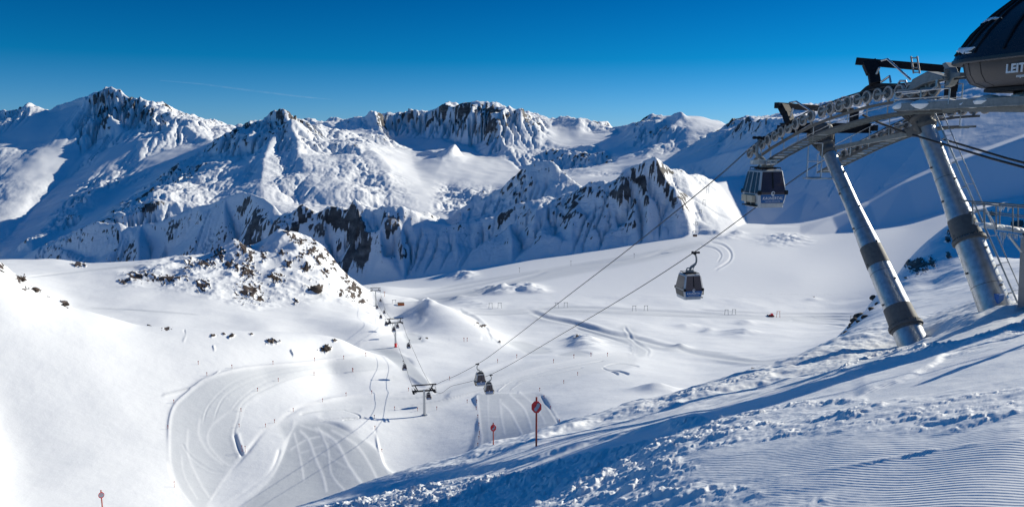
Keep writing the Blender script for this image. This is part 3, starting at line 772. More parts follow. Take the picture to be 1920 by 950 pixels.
# ------------------------------------------------------------------ the slope at our feet
BANKS = [  # low steps added along the pylons' shadow bands: the far side stands higher; line, height (m), run-out (picture units)
    ([(620, 938), (700, 922), (760, 908), (900, 882), (1000, 862), (1100, 836), (1200, 812), (1350, 780)], .13, 30),
    ([(1250, 766), (1290, 751), (1340, 737), (1390, 724), (1460, 706)], .12, 12),
    ([(860, 868), (960, 842), (1100, 797), (1180, 776), (1230, 760)], .16, 16),
    ([(1600, 745), (1720, 700), (1800, 660), (1920, 622)], .10, 30),
    ([(1700, 640), (1800, 612), (1920, 580)], .12, 20)]
CLODS = [  # polygon, strength
    ([(640, 945), (760, 915), (900, 892), (1040, 868), (1120, 850), (1240, 822), (1330, 812), (1300, 850), (1200, 880), (1100, 905), (980, 940), (800, 965), (560, 965)], 1.0),
    ([(1240, 815), (1380, 780), (1500, 762), (1640, 752), (1780, 735), (1920, 715), (1920, 800), (1760, 812), (1600, 815), (1470, 822), (1330, 845), (1250, 860)], .72),
    ([(960, 880), (1120, 858), (1260, 850), (1330, 870), (1250, 905), (1350, 915), (1460, 905), (1420, 960), (800, 960)], .8),
    ([(1420, 905), (1520, 915), (1600, 930), (1680, 950), (1600, 975), (1380, 965)], .55),
    ([(1480, 680), (1560, 645), (1640, 630), (1720, 660), (1820, 640), (1920, 610), (1920, 640), (1800, 668), (1660, 690), (1520, 715)], .35),
    ([(1150, 772), (1260, 742), (1400, 703), (1480, 685), (1460, 700), (1330, 736), (1210, 775)], .6),
    ([(640, 925), (760, 895), (880, 858), (880, 872), (760, 908)], .55)]
CRESTS = [  # pushed-up lines of crumbs: line, half width, height
    ([(1442, 902), (1541, 885), (1655, 863), (1768, 840), (1925, 819)], 3., .010),
    ([(1240, 806), (1380, 782), (1500, 760), (1620, 748)], 7, .03),
    ([(1560, 705), (1640, 668), (1700, 660), (1800, 650), (1860, 628), (1925, 606)], 4, .02)]
CORD_DIR = None


def make_foreground(ds=.00105, nrows=820):
    S = columns(ds)
    LY = np.linspace(math.log(2.3), math.log(52.), nrows)
    Y = np.exp(LY)[:, None]
    Z0 = upsample(S, LY, near_t, 4) * Y
    g = Ground(S, LY, Z0)
    X, Yb = g.X, g.Y
    dz = np.zeros(Z0.shape); clod = np.zeros(Z0.shape)
    wob = fbm(X / 1.3, Yb / 1.3, 4, .6)
    for pts, h, run in BANKS:
        k, d, sg, al = g.dist(spline(pts), run * 2.4)
        x = d * sg + 2.2 * wob[k] - 1.0
        f = sstep(0, .1, al) * sstep(1, .92, al) * (Yb[k] / 26) ** .5
        dz[k] += h * f * (sstep(-2.5, 2.5, x) * np.exp(-np.clip(x, 0, None) / run * 1.2) - .18 * np.exp(-((x + 6) / 6) ** 2))
    for poly, k in CLODS:
        clod = np.maximum(clod, k * np.clip(blur(g.inside(poly), 9), 0, 1))
    for pts, w, h in CRESTS:
        k, d, sg, al = g.dist(spline(pts), w * 3)
        e = np.exp(-(d / w) ** 2) * sstep(0, .05, al)
        clod[k] = np.maximum(clod[k], (.75 if w > 3.5 else .5) * e); dz[k] += h * e * (Yb[k] / 9) * np.clip(.5 + 1.3 * wob[k], 0, 1.6)
    # crumbs: cells of two sizes with flat tops and steep sides
    mask = sstep(-.35, .35, fbm(X / 2.4, Yb / 1.9, 4, .6) + (clod - .45) * 1.5) * clod
    big = 0
    for sc_, am in ((.44, .10), (.22, .07), (.11, .035)):
        wx = X + .2 * sc_ * fbm(X / sc_ * 2, Yb / sc_ * 2, 2); wy = Yb + .2 * sc_ * fbm(X / sc_ * 2 + 7, Yb / sc_ * 2, 2)
        d1, d2, val = cells(wx / sc_, wy / sc_)
        lump = sstep(0, .34, d2 - d1) * np.clip((val - .42) * 2.0, 0, 1)
        big = big + am * lump * (1 + .35 * fbm(X / sc_ * 3, Yb / sc_ * 3, 2))
    fade = np.clip(Yb / 14, .5, 1.1)
    dz += mask * big * .9 * fade
    dz += (.25 + .75 * clod) * fbm(X / .5, Yb / .5, 4, .6) * .022 * np.clip(Yb / 8, .4, 1.6)
    dz += fbm(X / 3.5, Yb / 3.5, 3) * .06 * np.clip(Yb / 12, .3, 1.3)
    edge = sstep(16, 30, Yb) * sstep(.0, -.1, X / Yb - .75)
    dz += edge * fbm(X / 1.8, Yb / 1.8, 4, .55) * .12
    cord = sstep(.25, .02, clod) * sstep(16, 9, Yb + 1.2 * wob) * sstep(-.1, .12, X / Yb)
    cord = np.maximum(cord, .55 * sstep(.3, .1, mask) * sstep(20, 8, Yb) * sstep(-.25, .1, X / Yb))
    rim = sstep(0, 1, (LY[:, None] - LY[-1] + .08) / .08)
    Z = Z0 + dz * (1 - rim)
    o = grid_mesh('snow_ground', S, LY, Z, {'rock': np.zeros_like(Z), 'cord': cord, 'clod': clod})
    return o, (S, LY, Z), clod


def sampler(grid):
    S, LY, Z = grid

    def f(x, y):
        s = x / y; l = math.log(y)
        i = min(max(int(np.searchsorted(S, s)) - 1, 0), len(S) - 2); j = min(max(int((l - LY[0]) / (LY[1] - LY[0])), 0), len(LY) - 2)
        a = (s - S[i]) / (S[i + 1] - S[i]); b = (l - LY[j]) / (LY[1] - LY[0])
        return float((Z[j, i] * (1 - a) + Z[j, i + 1] * a) * (1 - b) + (Z[j + 1, i] * (1 - a) + Z[j + 1, i + 1] * a) * b)
    return f


def hit(grid, u, v, start=None):
    """the first point of the ground on a sight line"""
    S, LY, Z = grid
    s, t = st_of(u, v); s = float(s); t = float(t)
    i = int(np.clip(np.searchsorted(S, s) - 1, 0, len(S) - 2)); a = (s - S[i]) / (S[i + 1] - S[i])
    z = (Z[:, i] * (1 - a) + Z[:, i + 1] * a); tt = z / np.exp(LY)
    j0 = 0 if start is None else int(np.searchsorted(LY, math.log(start)))
    k = np.nonzero(tt[j0:] >= t)[0]
    if len(k) == 0:
        return None
    j = j0 + k[0]
    if j > 0 and tt[j] > tt[j - 1]:
        b = np.clip((t - tt[j - 1]) / (tt[j] - tt[j - 1]), 0, 1); l = LY[j - 1] + b * (LY[1] - LY[0])
    else:
        l = LY[j]
    y = math.exp(l)
    return Vector((s * y, y, t * y))
# ------------------------------------------------------------------ materials
MAT = {}


def nodes(name):
    m = bpy.data.materials.new(name); m.use_nodes = True
    MAT[name] = m
    return m, m.node_tree.nodes, m.node_tree.links, m.node_tree.nodes['Principled BSDF']


def N(ns, t, **kw):
    n = ns.new(t)
    for k, v in kw.items():
        if k.startswith('_'):
            n.inputs[int(k[1:])].default_value = v
        else:
            setattr(n, k, v)
    return n


def mixc(ns, ls, fac, a, b, blend='MIX'):
    m = ns.new('ShaderNodeMix'); m.data_type = 'RGBA'; m.blend_type = blend
    for i, x in ((0, fac), (6, a), (7, b)):
        if hasattr(x, 'is_linked'):
            ls.new(x, m.inputs[i])
        else:
            m.inputs[i].default_value = x
    return m.outputs[2]


def mth(ns, ls, op, a, b=None, c=None, clamp=False):
    m = ns.new('ShaderNodeMath'); m.operation = op; m.use_clamp = clamp
    for i, x in enumerate((a, b, c)):
        if x is None:
            continue
        if hasattr(x, 'is_linked'):
            ls.new(x, m.inputs[i])
        else:
            m.inputs[i].default_value = x
    return m.outputs[0]


def attr(ns, name):
    a = ns.new('ShaderNodeAttribute'); a.attribute_name = name
    return a.outputs['Fac']


def noise(ns, ls, vec, scale, detail=4, rough=.55):
    n = ns.new('ShaderNodeTexNoise'); n.inputs['Scale'].default_value = scale; n.inputs['Detail'].default_value = detail; n.inputs['Roughness'].default_value = rough
    if vec is not None:
        ls.new(vec, n.inputs['Vector'])
    return n.outputs['Fac']


def ramp(ns, ls, fac, stops):
    r = ns.new('ShaderNodeValToRGB'); e = r.color_ramp.elements
    while len(e) < len(stops):
        e.new(.5)
    for i, (p, c) in enumerate(stops):
        e[i].position = p; e[i].color = c if len(c) == 4 else (*c, 1)
    ls.new(fac, r.inputs[0])
    return r.outputs[0]


SNOW = (.87, .885, .90, 1)


def mat_terrain(name, scales, bump, rockc, feat=False, cord=False):
    m, ns, ls, b = nodes(name)
    pos = ns.new('ShaderNodeNewGeometry').outputs['Position']
    mp = ns.new('ShaderNodeMapping'); mp.inputs['Scale'].default_value = (1, 1, 2.2); ls.new(pos, mp.inputs['Vector']); pos0 = pos; pos = mp.outputs[0] if len(scales) > 3 else pos
    n1 = noise(ns, ls, pos, scales[0], 6, .62); n2 = noise(ns, ls, pos, scales[1], 5, .6); n3 = noise(ns, ls, pos, scales[2], 3, .5)
    if len(scales) > 3:
        n1 = mth(ns, ls, 'ADD', mth(ns, ls, 'MULTIPLY', n1, .5), mth(ns, ls, 'MULTIPLY', noise(ns, ls, pos, scales[3], 5, .65), .5))
    rk = attr(ns, 'rock')
    r = mth(ns, ls, 'ADD', rk, mth(ns, ls, 'MULTIPLY', mth(ns, ls, 'SUBTRACT', n1, .5), 1.5))
    r = ramp(ns, ls, r, [(.44, (0, 0, 0)), (.58, (1, 1, 1))])
    r = mth(ns, ls, 'MULTIPLY', r, mth(ns, ls, 'GREATER_THAN', rk, .02))
    rc = ramp(ns, ls, n2, [(.3, rockc[0]), (.5, rockc[1]), (.68, rockc[2])])
    snow = mixc(ns, ls, n3, (.85, .865, .885, 1), (.89, .90, .91, 1))
    if feat:
        g = attr(ns, 'groom'); l = attr(ns, 'light')
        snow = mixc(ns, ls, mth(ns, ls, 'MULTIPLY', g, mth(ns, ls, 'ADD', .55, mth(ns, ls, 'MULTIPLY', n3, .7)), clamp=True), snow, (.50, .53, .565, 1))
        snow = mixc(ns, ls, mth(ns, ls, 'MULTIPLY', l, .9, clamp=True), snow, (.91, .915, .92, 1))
    ls.new(mixc(ns, ls, r, snow, rc), b.inputs['Base Color'])
    b.inputs['Roughness'].default_value = .62; b.inputs['Specular IOR Level'].default_value = .25
    bp = ns.new('ShaderNodeBump'); bp.inputs['Strength'].default_value = bump[0]; bp.inputs['Distance'].default_value = bump[1]
    if len(scales) > 3:
        ls.new(mth(ns, ls, 'MULTIPLY', attr(ns, 'relief'), bump[0]), bp.inputs['Strength'])
    h = mth(ns, ls, 'ADD', mth(ns, ls, 'MULTIPLY', n2, .6), mth(ns, ls, 'MULTIPLY', n1, mth(ns, ls, 'ADD', .25, r)))
    ls.new(h, bp.inputs['Height'])
    last = bp
    if cord:
        sx = ns.new('ShaderNodeSeparateXYZ'); ls.new(pos, sx.inputs[0])
        ph = mth(ns, ls, 'ADD', mth(ns, ls, 'MULTIPLY', sx.outputs['X'], cord[0]), mth(ns, ls, 'MULTIPLY', sx.outputs['Y'], cord[1]))
        ph = mth(ns, ls, 'ADD', ph, mth(ns, ls, 'MULTIPLY', noise(ns, ls, pos, .5, 2), cord[2]))
        wv = mth(ns, ls, 'SINE', ph)
        wv = mth(ns, ls, 'MULTIPLY', mth(ns, ls, 'MULTIPLY', wv, attr(ns, 'cord')), mth(ns, ls, 'ADD', .35, noise(ns, ls, pos, 1.3, 3)))
        b2 = ns.new('ShaderNodeBump'); b2.inputs['Strength'].default_value = 1.0; b2.inputs['Distance'].default_value = .0017
        ls.new(wv, b2.inputs['Height']); ls.new(bp.outputs[0], b2.inputs['Normal']); last = b2
    ls.new(last.outputs[0], b.inputs['Normal'])
    return m


def mat_simple(name, col, rough=.5, metal=0., var=.25, scale=6., bump=0., spec=.5):
    m, ns, ls, b = nodes(name)
    tc = ns.new('ShaderNodeTexCoord').outputs['Object']
    n = noise(ns, ls, tc, scale, 5, .6)
    lo = tuple(c * (1 - var) for c in col) + (1,); hi = tuple(min(1, c * (1 + var)) for c in col) + (1,)
    ls.new(ramp(ns, ls, n, [(.3, lo), (.7, hi)]), b.inputs['Base Color'])
    ls.new(mth(ns, ls, 'ADD', rough - .1, mth(ns, ls, 'MULTIPLY', n, .2)), b.inputs['Roughness'])
    b.inputs['Metallic'].default_value = metal; b.inputs['Specular IOR Level'].default_value = spec
    if bump:
        bp = ns.new('ShaderNodeBump'); bp.inputs['Strength'].default_value = bump; bp.inputs['Distance'].default_value = .01
        ls.new(n, bp.inputs['Height']); ls.new(bp.outputs[0], b.inputs['Normal'])
    return m
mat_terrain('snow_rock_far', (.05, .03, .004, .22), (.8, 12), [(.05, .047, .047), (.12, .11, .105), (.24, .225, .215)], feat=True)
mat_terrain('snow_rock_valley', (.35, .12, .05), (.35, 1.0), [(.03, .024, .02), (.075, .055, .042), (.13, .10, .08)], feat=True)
mountains = make_mountains(); mountains.data.materials.append(MAT['snow_rock_far'])
valley, VG = make_valley(); valley.data.materials.append(MAT['snow_rock_valley'])
ground, FG, CLODM = make_foreground()
_a, _b = hit(FG, 1450, 905), hit(FG, 1910, 905)
_d = Vector((_b.x - _a.x, _b.y - _a.y)).normalized(); _n = Vector((-_d.y, _d.x)) * (2 * math.pi / .046)
mat_terrain('snow_groomed', (9., 3., 1.2), (.5, .02), [(.03, .024, .02), (.075, .055, .042), (.13, .10, .08)], cord=(_n.x, _n.y, 1.6))
ground.data.materials.append(MAT['snow_groomed'])
# ------------------------------------------------------------------ building blocks
class MB:
    def __init__(s):
        s.bm = bmesh.new()

    def poly(s, pts):
        vs = [s.bm.verts.new(p) for p in pts]
        return s.bm.faces.new(vs)

    def hexa(s, c):          # 8 corners: bottom loop then top loop
        v = [s.bm.verts.new(p) for p in c]
        for f in ((3, 2, 1, 0), (4, 5, 6, 7), (0, 1, 5, 4), (1, 2, 6, 5), (2, 3, 7, 6), (3, 0, 4, 7)):
            s.bm.faces.new([v[i] for i in f])
        return s

    def box(s, c, ax, ay, az, hx, hy, hz):
        c = Vector(c); ax = Vector(ax).normalized() * hx; ay = Vector(ay).normalized() * hy; az = Vector(az).normalized() * hz
        return s.hexa([c - ax - ay - az, c + ax - ay - az, c + ax + ay - az, c - ax + ay - az, c - ax - ay + az, c + ax - ay + az, c + ax + ay + az, c - ax + ay + az])

    def beam(s, a, b, w, h, up=(0, 0, 1)):
        a, b = Vector(a), Vector(b); d = (b - a); sd = d.cross(Vector(up))
        if sd.length < 1e-6:
            sd = d.cross(Vector((1, 0, 0)))
        u = sd.cross(d)
        return s.box((a + b) / 2, d, sd, u, d.length / 2, w / 2, h / 2)

    def rings(s, rings, cap=True, closed=True):
        prev = None
        for r in rings:
            vs = [s.bm.verts.new(p) for p in r]
            if prev:
                n = len(vs)
                for i in range(n if closed else n - 1):
                    s.bm.faces.new((prev[i], prev[(i + 1) % n], vs[(i + 1) % n], vs[i]))
            elif cap:
                s.bm.faces.new(vs[::-1])
            prev = vs
        if cap:
            s.bm.faces.new(prev)
        return s

    def lathe(s, a, b, prof, n=24, cap=True):
        """prof: (distance from a along a->b, radius)"""
        a, b = Vector(a), Vector(b); d = (b - a).normalized(); x = d.orthogonal().normalized(); y = d.cross(x)
        return s.rings([[a + d * t + (x * math.cos(k * 2 * math.pi / n) + y * math.sin(k * 2 * math.pi / n)) * r for k in range(n)] for t, r in prof], cap)

    def tube(s, pts, r, n=8):
        pts = [Vector(p) for p in pts]; rs = r if isinstance(r, (list, tuple)) else [r] * len(pts)
        x = None; rings = []
        for i, p in enumerate(pts):
            d = (pts[min(i + 1, len(pts) - 1)] - pts[max(i - 1, 0)]).normalized()
            x = (x - d * x.dot(d)).normalized() if x is not None and (x - d * x.dot(d)).length > 1e-4 else d.orthogonal().normalized()
            y = d.cross(x)
            rings.append([p + (x * math.cos(k * 2 * math.pi / n) + y * math.sin(k * 2 * math.pi / n)) * rs[i] for k in range(n)])
        return s.rings(rings)

    def prism(s, pts, off):
        off = Vector(off); a = [Vector(p) for p in pts]
        va = [s.bm.verts.new(p) for p in a]; vb = [s.bm.verts.new(p + off) for p in a]; n = len(a)
        s.bm.faces.new(va[::-1]); s.bm.faces.new(vb)
        for i in range(n):
            s.bm.faces.new((va[i], va[(i + 1) % n], vb[(i + 1) % n], vb[i]))
        return s

    def blob(s, c, r, seed=0, sub=2, rough=.25, scale=(1, 1, 1)):
        rr = random.Random(seed)
        k = bmesh.ops.create_icosphere(s.bm, subdivisions=sub, radius=1)
        o = [Vector((rr.uniform(-1, 1), rr.uniform(-1, 1), rr.uniform(-1, 1))).normalized() for _ in range(9)]
        for v in k['verts']:
            n = v.co.normalized(); m = 1 + rough * sum(max(0, n.dot(q)) ** 4 * (1 if i % 2 else -1) for i, q in enumerate(o)) + rr.uniform(-.05, .05)
            v.co = Vector((n.x * scale[0], n.y * scale[1], n.z * scale[2])) * r * m + Vector(c)
        return s

    def pieces(s):
        """the far-apart pieces of the mesh, as lists of faces"""
        s.bm.verts.ensure_lookup_table(); s.bm.verts.index_update()
        seen = set(); isl = []
        for v in s.bm.verts:
            if v.index in seen:
                continue
            st = [v]; seen.add(v.index); g = []
            while st:
                w = st.pop(); g.append(w)
                for e in w.link_edges:
                    o = e.other_vert(w)
                    if o.index not in seen:
                        seen.add(o.index); st.append(o)
            isl.append(g)
        if len(isl) < 2 or len(isl) > 400:
            return [[v for g in isl for v in g]]
        lo = np.array([np.min([v.co for v in g], 0) for g in isl]); hi = np.array([np.max([v.co for v in g], 0) for g in isl])
        size = (hi - lo).max(1)
        gap = np.maximum(0, np.maximum(lo[:, None] - hi[None], lo[None] - hi[:, None]))
        near = np.sqrt((gap ** 2).sum(2)) <= np.maximum(.02, .5 * np.maximum(size[:, None], size[None]))
        lab = list(range(len(isl)))
        for i in range(len(isl)):
            for j in np.nonzero(near[i])[0]:
                a, b = lab[i], lab[j]
                if a != b:
                    lab = [a if x == b else x for x in lab]
        out = {}
        for g, l in zip(isl, lab):
            out.setdefault(l, []).extend(g)
        return list(out.values())

    def build(s, name, mat, parent=None, smooth=False, bevel=0, mats=None):
        bmesh.ops.recalc_face_normals(s.bm, faces=s.bm.faces)
        ps = s.pieces() if parent is not None and not any(k in name for k in ('letter', 'snow')) else []
        if 1 < len(ps) <= 40:
            last = None
            for g in ps:
                k = set(v.index for v in g); q = MB(); mp = {}
                for v in g:
                    mp[v.index] = q.bm.verts.new(v.co)
                for f in s.bm.faces:
                    if f.verts[0].index in k:
                        q.bm.faces.new([mp[v.index] for v in f.verts])
                last = q.build(name, mat, parent, smooth, bevel)
            s.bm.free()
            return last
        me = bpy.data.meshes.new(name); s.bm.to_mesh(me); s.bm.free()
        for m in ([mat] if mat else []):
            me.materials.append(MAT[m])
        o = bpy.data.objects.new(name, me); COL.objects.link(o)
        if smooth:
            for p in me.polygons:
                p.use_smooth = True
            try:
                me.set_sharp_from_angle(angle=math.radians(35))
            except Exception:
                pass
        if bevel:
            b = o.modifiers.new('bevel', 'BEVEL'); b.width = bevel; b.segments = 2; b.limit_method = 'ANGLE'
        if parent:
            o.parent = parent
            o.matrix_parent_inverse = Matrix.Translation(-parent.location) if parent.rotation_euler == Matrix.Identity(3).to_euler() else parent.matrix_basis.inverted()
        return o


def tag(o, label, cat, group=None, kind=None):
    if label:
        o['label'] = label
    if cat:
        o['category'] = cat
    if group:
        o['group'] = group
    if kind:
        o['kind'] = kind
    return o


def thing(name, label, cat, loc=(0, 0, 0), group=None):
    o = bpy.data.objects.new(name, None); COL.objects.link(o); o.location = loc
    return tag(o, label, cat, group)


def kids(o):
    return [c for c in bpy.data.objects if c.parent == o]


def copy_tree(o, parent=None):
    c = o.copy(); COL.objects.link(c)
    if parent:
        c.parent = parent
    for ch in kids(o):
        copy_tree(ch, c)
    return c


def text_mesh(name, body, size, mat, parent, M, depth=.006, spacing=1.0, shear=0, bold=0):
    cu = bpy.data.curves.new('t', 'FONT'); cu.body = body; cu.size = size; cu.extrude = depth; cu.space_character = spacing; cu.shear = shear; cu.offset = bold
    cu.align_x = 'CENTER'
    t = bpy.data.objects.new('t', cu); COL.objects.link(t)
    bpy.context.view_layer.update()
    me = bpy.data.meshes.new_from_object(t.evaluated_get(bpy.context.evaluated_depsgraph_get()))
    bpy.data.objects.remove(t)
    me.transform(M); me.name = name; me.materials.clear(); me.materials.append(MAT[mat])
    o = bpy.data.objects.new(name, me); COL.objects.link(o)
    o.parent = parent
    if parent and parent.type == 'EMPTY' or parent:
        o.matrix_parent_inverse = Matrix.Translation(-parent.location) if parent.type == 'EMPTY' else Matrix.Identity(4)
    return o


# rope lines: x = A - K*y in plan
K = .2236
A1, A2 = 22.0, 27.63
AM = (A1 + A2) / 2
DV = Vector((-K, 1, 0)).normalized()      # downhill along the rope, in plan
RV = Vector((DV.y, -DV.x, 0))             # across, to the right
UP = Vector((0, 0, 1))


def on_line(u, v, A):
    s, t = st_of(u, v); y = A / (float(s) + K)
    return Vector((float(s) * y, y, float(t) * y))


def curve_pts(pts, n=8):
    return [Vector(p) for p in spline([tuple(p) for p in pts], n)]


mat_simple('galvanised', (.47, .49, .51), .38, .78, .22, 5., .15)
mat_simple('zinc_grey', (.24, .255, .255), .6, .2, .2, 6.)
mat_simple('band_grey', (.13, .125, .12), .7, .1, .2, 6.)
mat_simple('dark_steel', (.020, .020, .024), .65, .0, .25, 4., 0, .12)
mat_simple('black', (.012, .012, .014), .5, 0, .2, 8., 0, .25)
mat_simple('rubber', (.03, .028, .027), .75, 0, .3, 9.)
mat_simple('sheave_grey', (.34, .33, .31), .5, .3, .25, 9.)
mat_simple('rim_brown', (.44, .39, .35), .65, .1, .3, 9.)
mat_simple('rope', (.05, .05, .052), .6, .5, .2, 20.)
mat_simple('cabin_grey', (.50, .51, .52), .42, .1, .12, 5.)
mat_simple('cabin_dark', (.05, .052, .055), .5, 0, .2, 5.)
mat_simple('panel_blue', (.006, .11, .33), .5, 0, .08, 4.)
mat_simple('white_paint', (.80, .80, .80), .5, 0, .05, 6.)
mat_simple('box_beige', (.55, .46, .33), .6, 0, .1, 8.)
mat_simple('sign_red', (.85, .035, .035), .5, 0, .25, 12.)
mat_simple('sign_post', (.42, .06, .035), .6, 0, .3, 15.)
mat_simple('sign_pale', (.42, .46, .52), .5, 0, .1, 12.)
mat_simple('box_blue', (.02, .14, .45), .5, 0, .15, 8.)
mat_simple('concrete', (.34, .34, .33), .85, 0, .15, 4., .3)
mat_simple('station_dark', (.020, .021, .027), .28, .1, .12, 2.)
mat_simple('station_wall', (.045, .042, .047), .38, .1, .12, 2.)
mat_simple('snow_cap', (.86, .88, .90), .6, 0, .02, 6., .4, .25)
mat_simple('orange', (.55, .14, .03), .6, 0, .2, 6.)
mat_simple('wood', (.20, .13, .08), .8, 0, .3, 6.)
mat_simple('rock_brown', (.075, .055, .042), .9, 0, .5, 2., .6)


def mat_glass(name, col, rough, alpha):
    m, ns, ls, b = nodes(name)
    n = noise(ns, ls, ns.new('ShaderNodeTexCoord').outputs['Object'], 2.5, 3)
    ls.new(ramp(ns, ls, n, [(.35, tuple(c * .8 for c in col)), (.65, tuple(c * 1.25 for c in col))]), b.inputs['Base Color'])
    b.inputs['Roughness'].default_value = rough; b.inputs['Specular IOR Level'].default_value = .6; b.inputs['Alpha'].default_value = alpha
    return m


mat_glass('tinted_glass', (.05, .034, .05), .12, .9)
mat_glass('side_glass', (.03, .045, .07), .05, .8)
m, ns, ls, b = nodes('ice')
ls.new(ramp(ns, ls, noise(ns, ls, None, 5., 3), [(.3, (.6, .68, .74)), (.7, (.8, .84, .88))]), b.inputs['Base Color'])
b.inputs['Roughness'].default_value = .18; b.inputs['Transmission Weight'].default_value = .35; b.inputs['IOR'].default_value = 1.31
# ------------------------------------------------------------------ gondola cabin (origin at the grip on the rope; -Y is the end with the lettering, -X the door side)
CAB_DROP = 1.62        # rope to roof


def make_cabin(side):
    """side -1: doors to the left of a viewer looking down the line, +1: to the right; the grip sits over the door side"""
    r = thing('gondola_cabin', None, 'gondola')
    top, ox = -CAB_DROP, -.3 * side
    first = set(bpy.data.objects)
    # half sizes (x across, y along) at heights below the roof
    prof = [(0, .70, .74), (.06, .80, .84), (1.28, 1.03, 1.06), (1.45, 1.03, 1.06), (2.02, .90, .98), (2.18, .88, .96)]

    def at(z):
        for (z0, x0, y0), (z1, x1, y1) in zip(prof[:-1], prof[1:]):
            if z <= z1:
                t = (z - z0) / (z1 - z0); return x0 + (x1 - x0) * t, y0 + (y1 - y0) * t
        return prof[-1][1:]

    def q(fx, fy, z, e=0.):
        x, y = at(z); return Vector((fx * (x + e), fy * (y + e), top - z))
    ch = .12

    def ring(z, e=0):
        x, y = at(z); x += e; y += e
        return [Vector((x * a, y * b, top - z)) for a, b in ((-1 + ch, -1), (1 - ch, -1), (1, -1 + ch), (1, 1 - ch), (1 - ch, 1), (-1 + ch, 1), (-1, 1 - ch), (-1, -1 + ch))]
    b = MB()
    b.rings([ring(z) for z, _, _ in prof])
    body = b.build('body', 'cabin_grey', r)

    def panel(name, mat, face, f0, f1, z0, z1, e, par=r, n=3, bev=False):
        """plate on one side between fractions f0..f1 of its width and heights z0..z1"""
        b = MB(); k = [z0 + (z1 - z0) * i / n for i in range(n + 1)]
        if z0 < 1.28 < z1:
            k = sorted(k + [1.28])
        for za, zb in zip(k[:-1], k[1:]):
            c = []
            for ee in (e - .02, e):
                for f, z in ((f0, za), (f1, za), (f1, zb), (f0, zb)):
                    x, y = at(z)
                    if face == '-y': c.append(Vector((f * x, -(y + ee), top - z)))
                    if face == '+y': c.append(Vector((f * x, y + ee, top - z)))
                    if face == '-x': c.append(Vector((-(x + ee), f * y, top - z)))
                    if face == '+x': c.append(Vector((x + ee, f * y, top - z)))
            b.hexa(c)
        return b.build(name, mat, par)
    for fc in ('-y', '+y'):
        w = panel('end_window', 'tinted_glass', fc, -.84, .84, .10, 1.40, .012)
        if fc == '-y':
            panel('mullion', 'black', fc, -.06, .06, .12, 1.05, .018, w)
        p = panel('end_panel', 'panel_blue', fc, -.84, .84, 1.41, 1.90, .014)
        panel('sill', 'cabin_grey', fc, -.80, .80, 1.93, 2.13, .03)
        bb = MB()
        for sx in (-1, 1):
            for zc in (1.30,):
                x, y = at(zc); y = y if fc == '+y' else -y
                bb.box((sx * (x - .09), y * .985, top - zc), (1, 0, 0), (0, 1, 0), UP, .12, .09, .13)
        bb.build('bumper', 'black', r, bevel=.04)
    # lettering and the round emblem on the uphill end
    zt = 1.66; yt = at(zt)[1]
    sl = math.atan((at(1.9)[1] - at(1.41)[1]) / .49)
    M = Matrix.Translation((0, -(yt + .022), top - zt - .04)) @ Matrix.Rotation(math.pi / 2 + sl * -1, 4, 'X')
    text_mesh('lettering', 'KAUNERTAL', .232, 'white_paint', r, M, .003, 1.12, .12, .004)
    b = MB()
    for i in range(15):
        b.box((-.5 + .072 * i, -(at(1.81)[1] + .018), top - 1.81), (1, 0, 0), (0, 1, 0), UP, .018 + .012 * (i % 3), .006, .012)
    b.build('lettering_line', 'white_paint', r)
    b = MB()
    zc = 1.36; yc = -(at(zc)[1] + .03)
    for a0, a1, ra, rb in ((.3, 5.4, .135, .105), (2.6, 6.8, .075, .05)):
        n = 18
        for i in range(n):
            t0, t1 = a0 + (a1 - a0) * i / n, a0 + (a1 - a0) * (i + 1) / n
            w = math.sin(math.pi * (i + .5) / n) * .014
            b.hexa([Vector((rr * math.cos(t), yc + o, top - zc + rr * math.sin(t))) for o in (0, -.008) for rr, t in ((ra + w, t0), (ra + w, t1), (rb - w, t1), (rb - w, t0))])
    b.build('emblem', 'white_paint', r)
    # door side: two tall windows per leaf, frames, boxes for skis
    for fx, sg in (('-x', -1), ('+x', 1)):
        if sg == side:
            for f0, f1 in ((-.90, -.62), (-.54, -.06), (.06, .54), (.62, .90)):
                panel('side_window', 'side_glass', fx, f0, f1, .14, 1.36, .012)
            d = panel('door', 'cabin_dark', fx, -.6, .6, 1.44, 2.06, .012)
            for f in (-.58, -.03, .03, .58):
                panel('door_frame', 'cabin_grey', fx, f - .018, f + .018, .06, 2.1, .03, d, 5)
            b = MB()
            for yy in (-.36, .36):
                x, _ = at(1.6)
                b.box((sg * (x + .14), yy, top - 1.66), (1, 0, 0), (0, 1, 0), UP, .12, .33, .2)
            b.build('ski_box', 'box_beige', r, bevel=.02)
            b = MB(); b.box((sg * (at(2.1)[0] + .12), 0, top - 2.08), (1, 0, 0), (0, 1, 0), UP, .13, .78, .03)
            b.build('step', 'black', r)
        else:
            panel('side_window', 'side_glass', fx, -.86, .86, .14, 1.30, .012)
            panel('side_panel', 'cabin_dark', fx, -.86, .86, 1.36, 1.92, .012)
    # roof rack and hanger
    b = MB()
    for sx in (-1, 1):
        b.tube([(sx * .62, -.8, top + .12), (sx * .62, .8, top + .12)], .025, 6)
        for yy in (-.78, 0, .78):
            b.tube([(sx * .62, yy, top + .12), (sx * .66, yy, top - .02)], .02, 6)
    for yy in (-.8, .8):
        b.tube([(-.62, yy, top + .12), (.62, yy, top + .12)], .025, 6)
    for yy in (-.3, -.1, .1, .3):
        b.box((0, yy, top + .06), (1, 0, 0), (0, 1, 0), UP, .6, .05, .03)
    b.build('roof_rack', 'dark_steel', r)
    b = MB()
    b.box((ox, 0, top + .18), (1, 0, 0), (0, 1, 0), UP, .30, .1, .09)
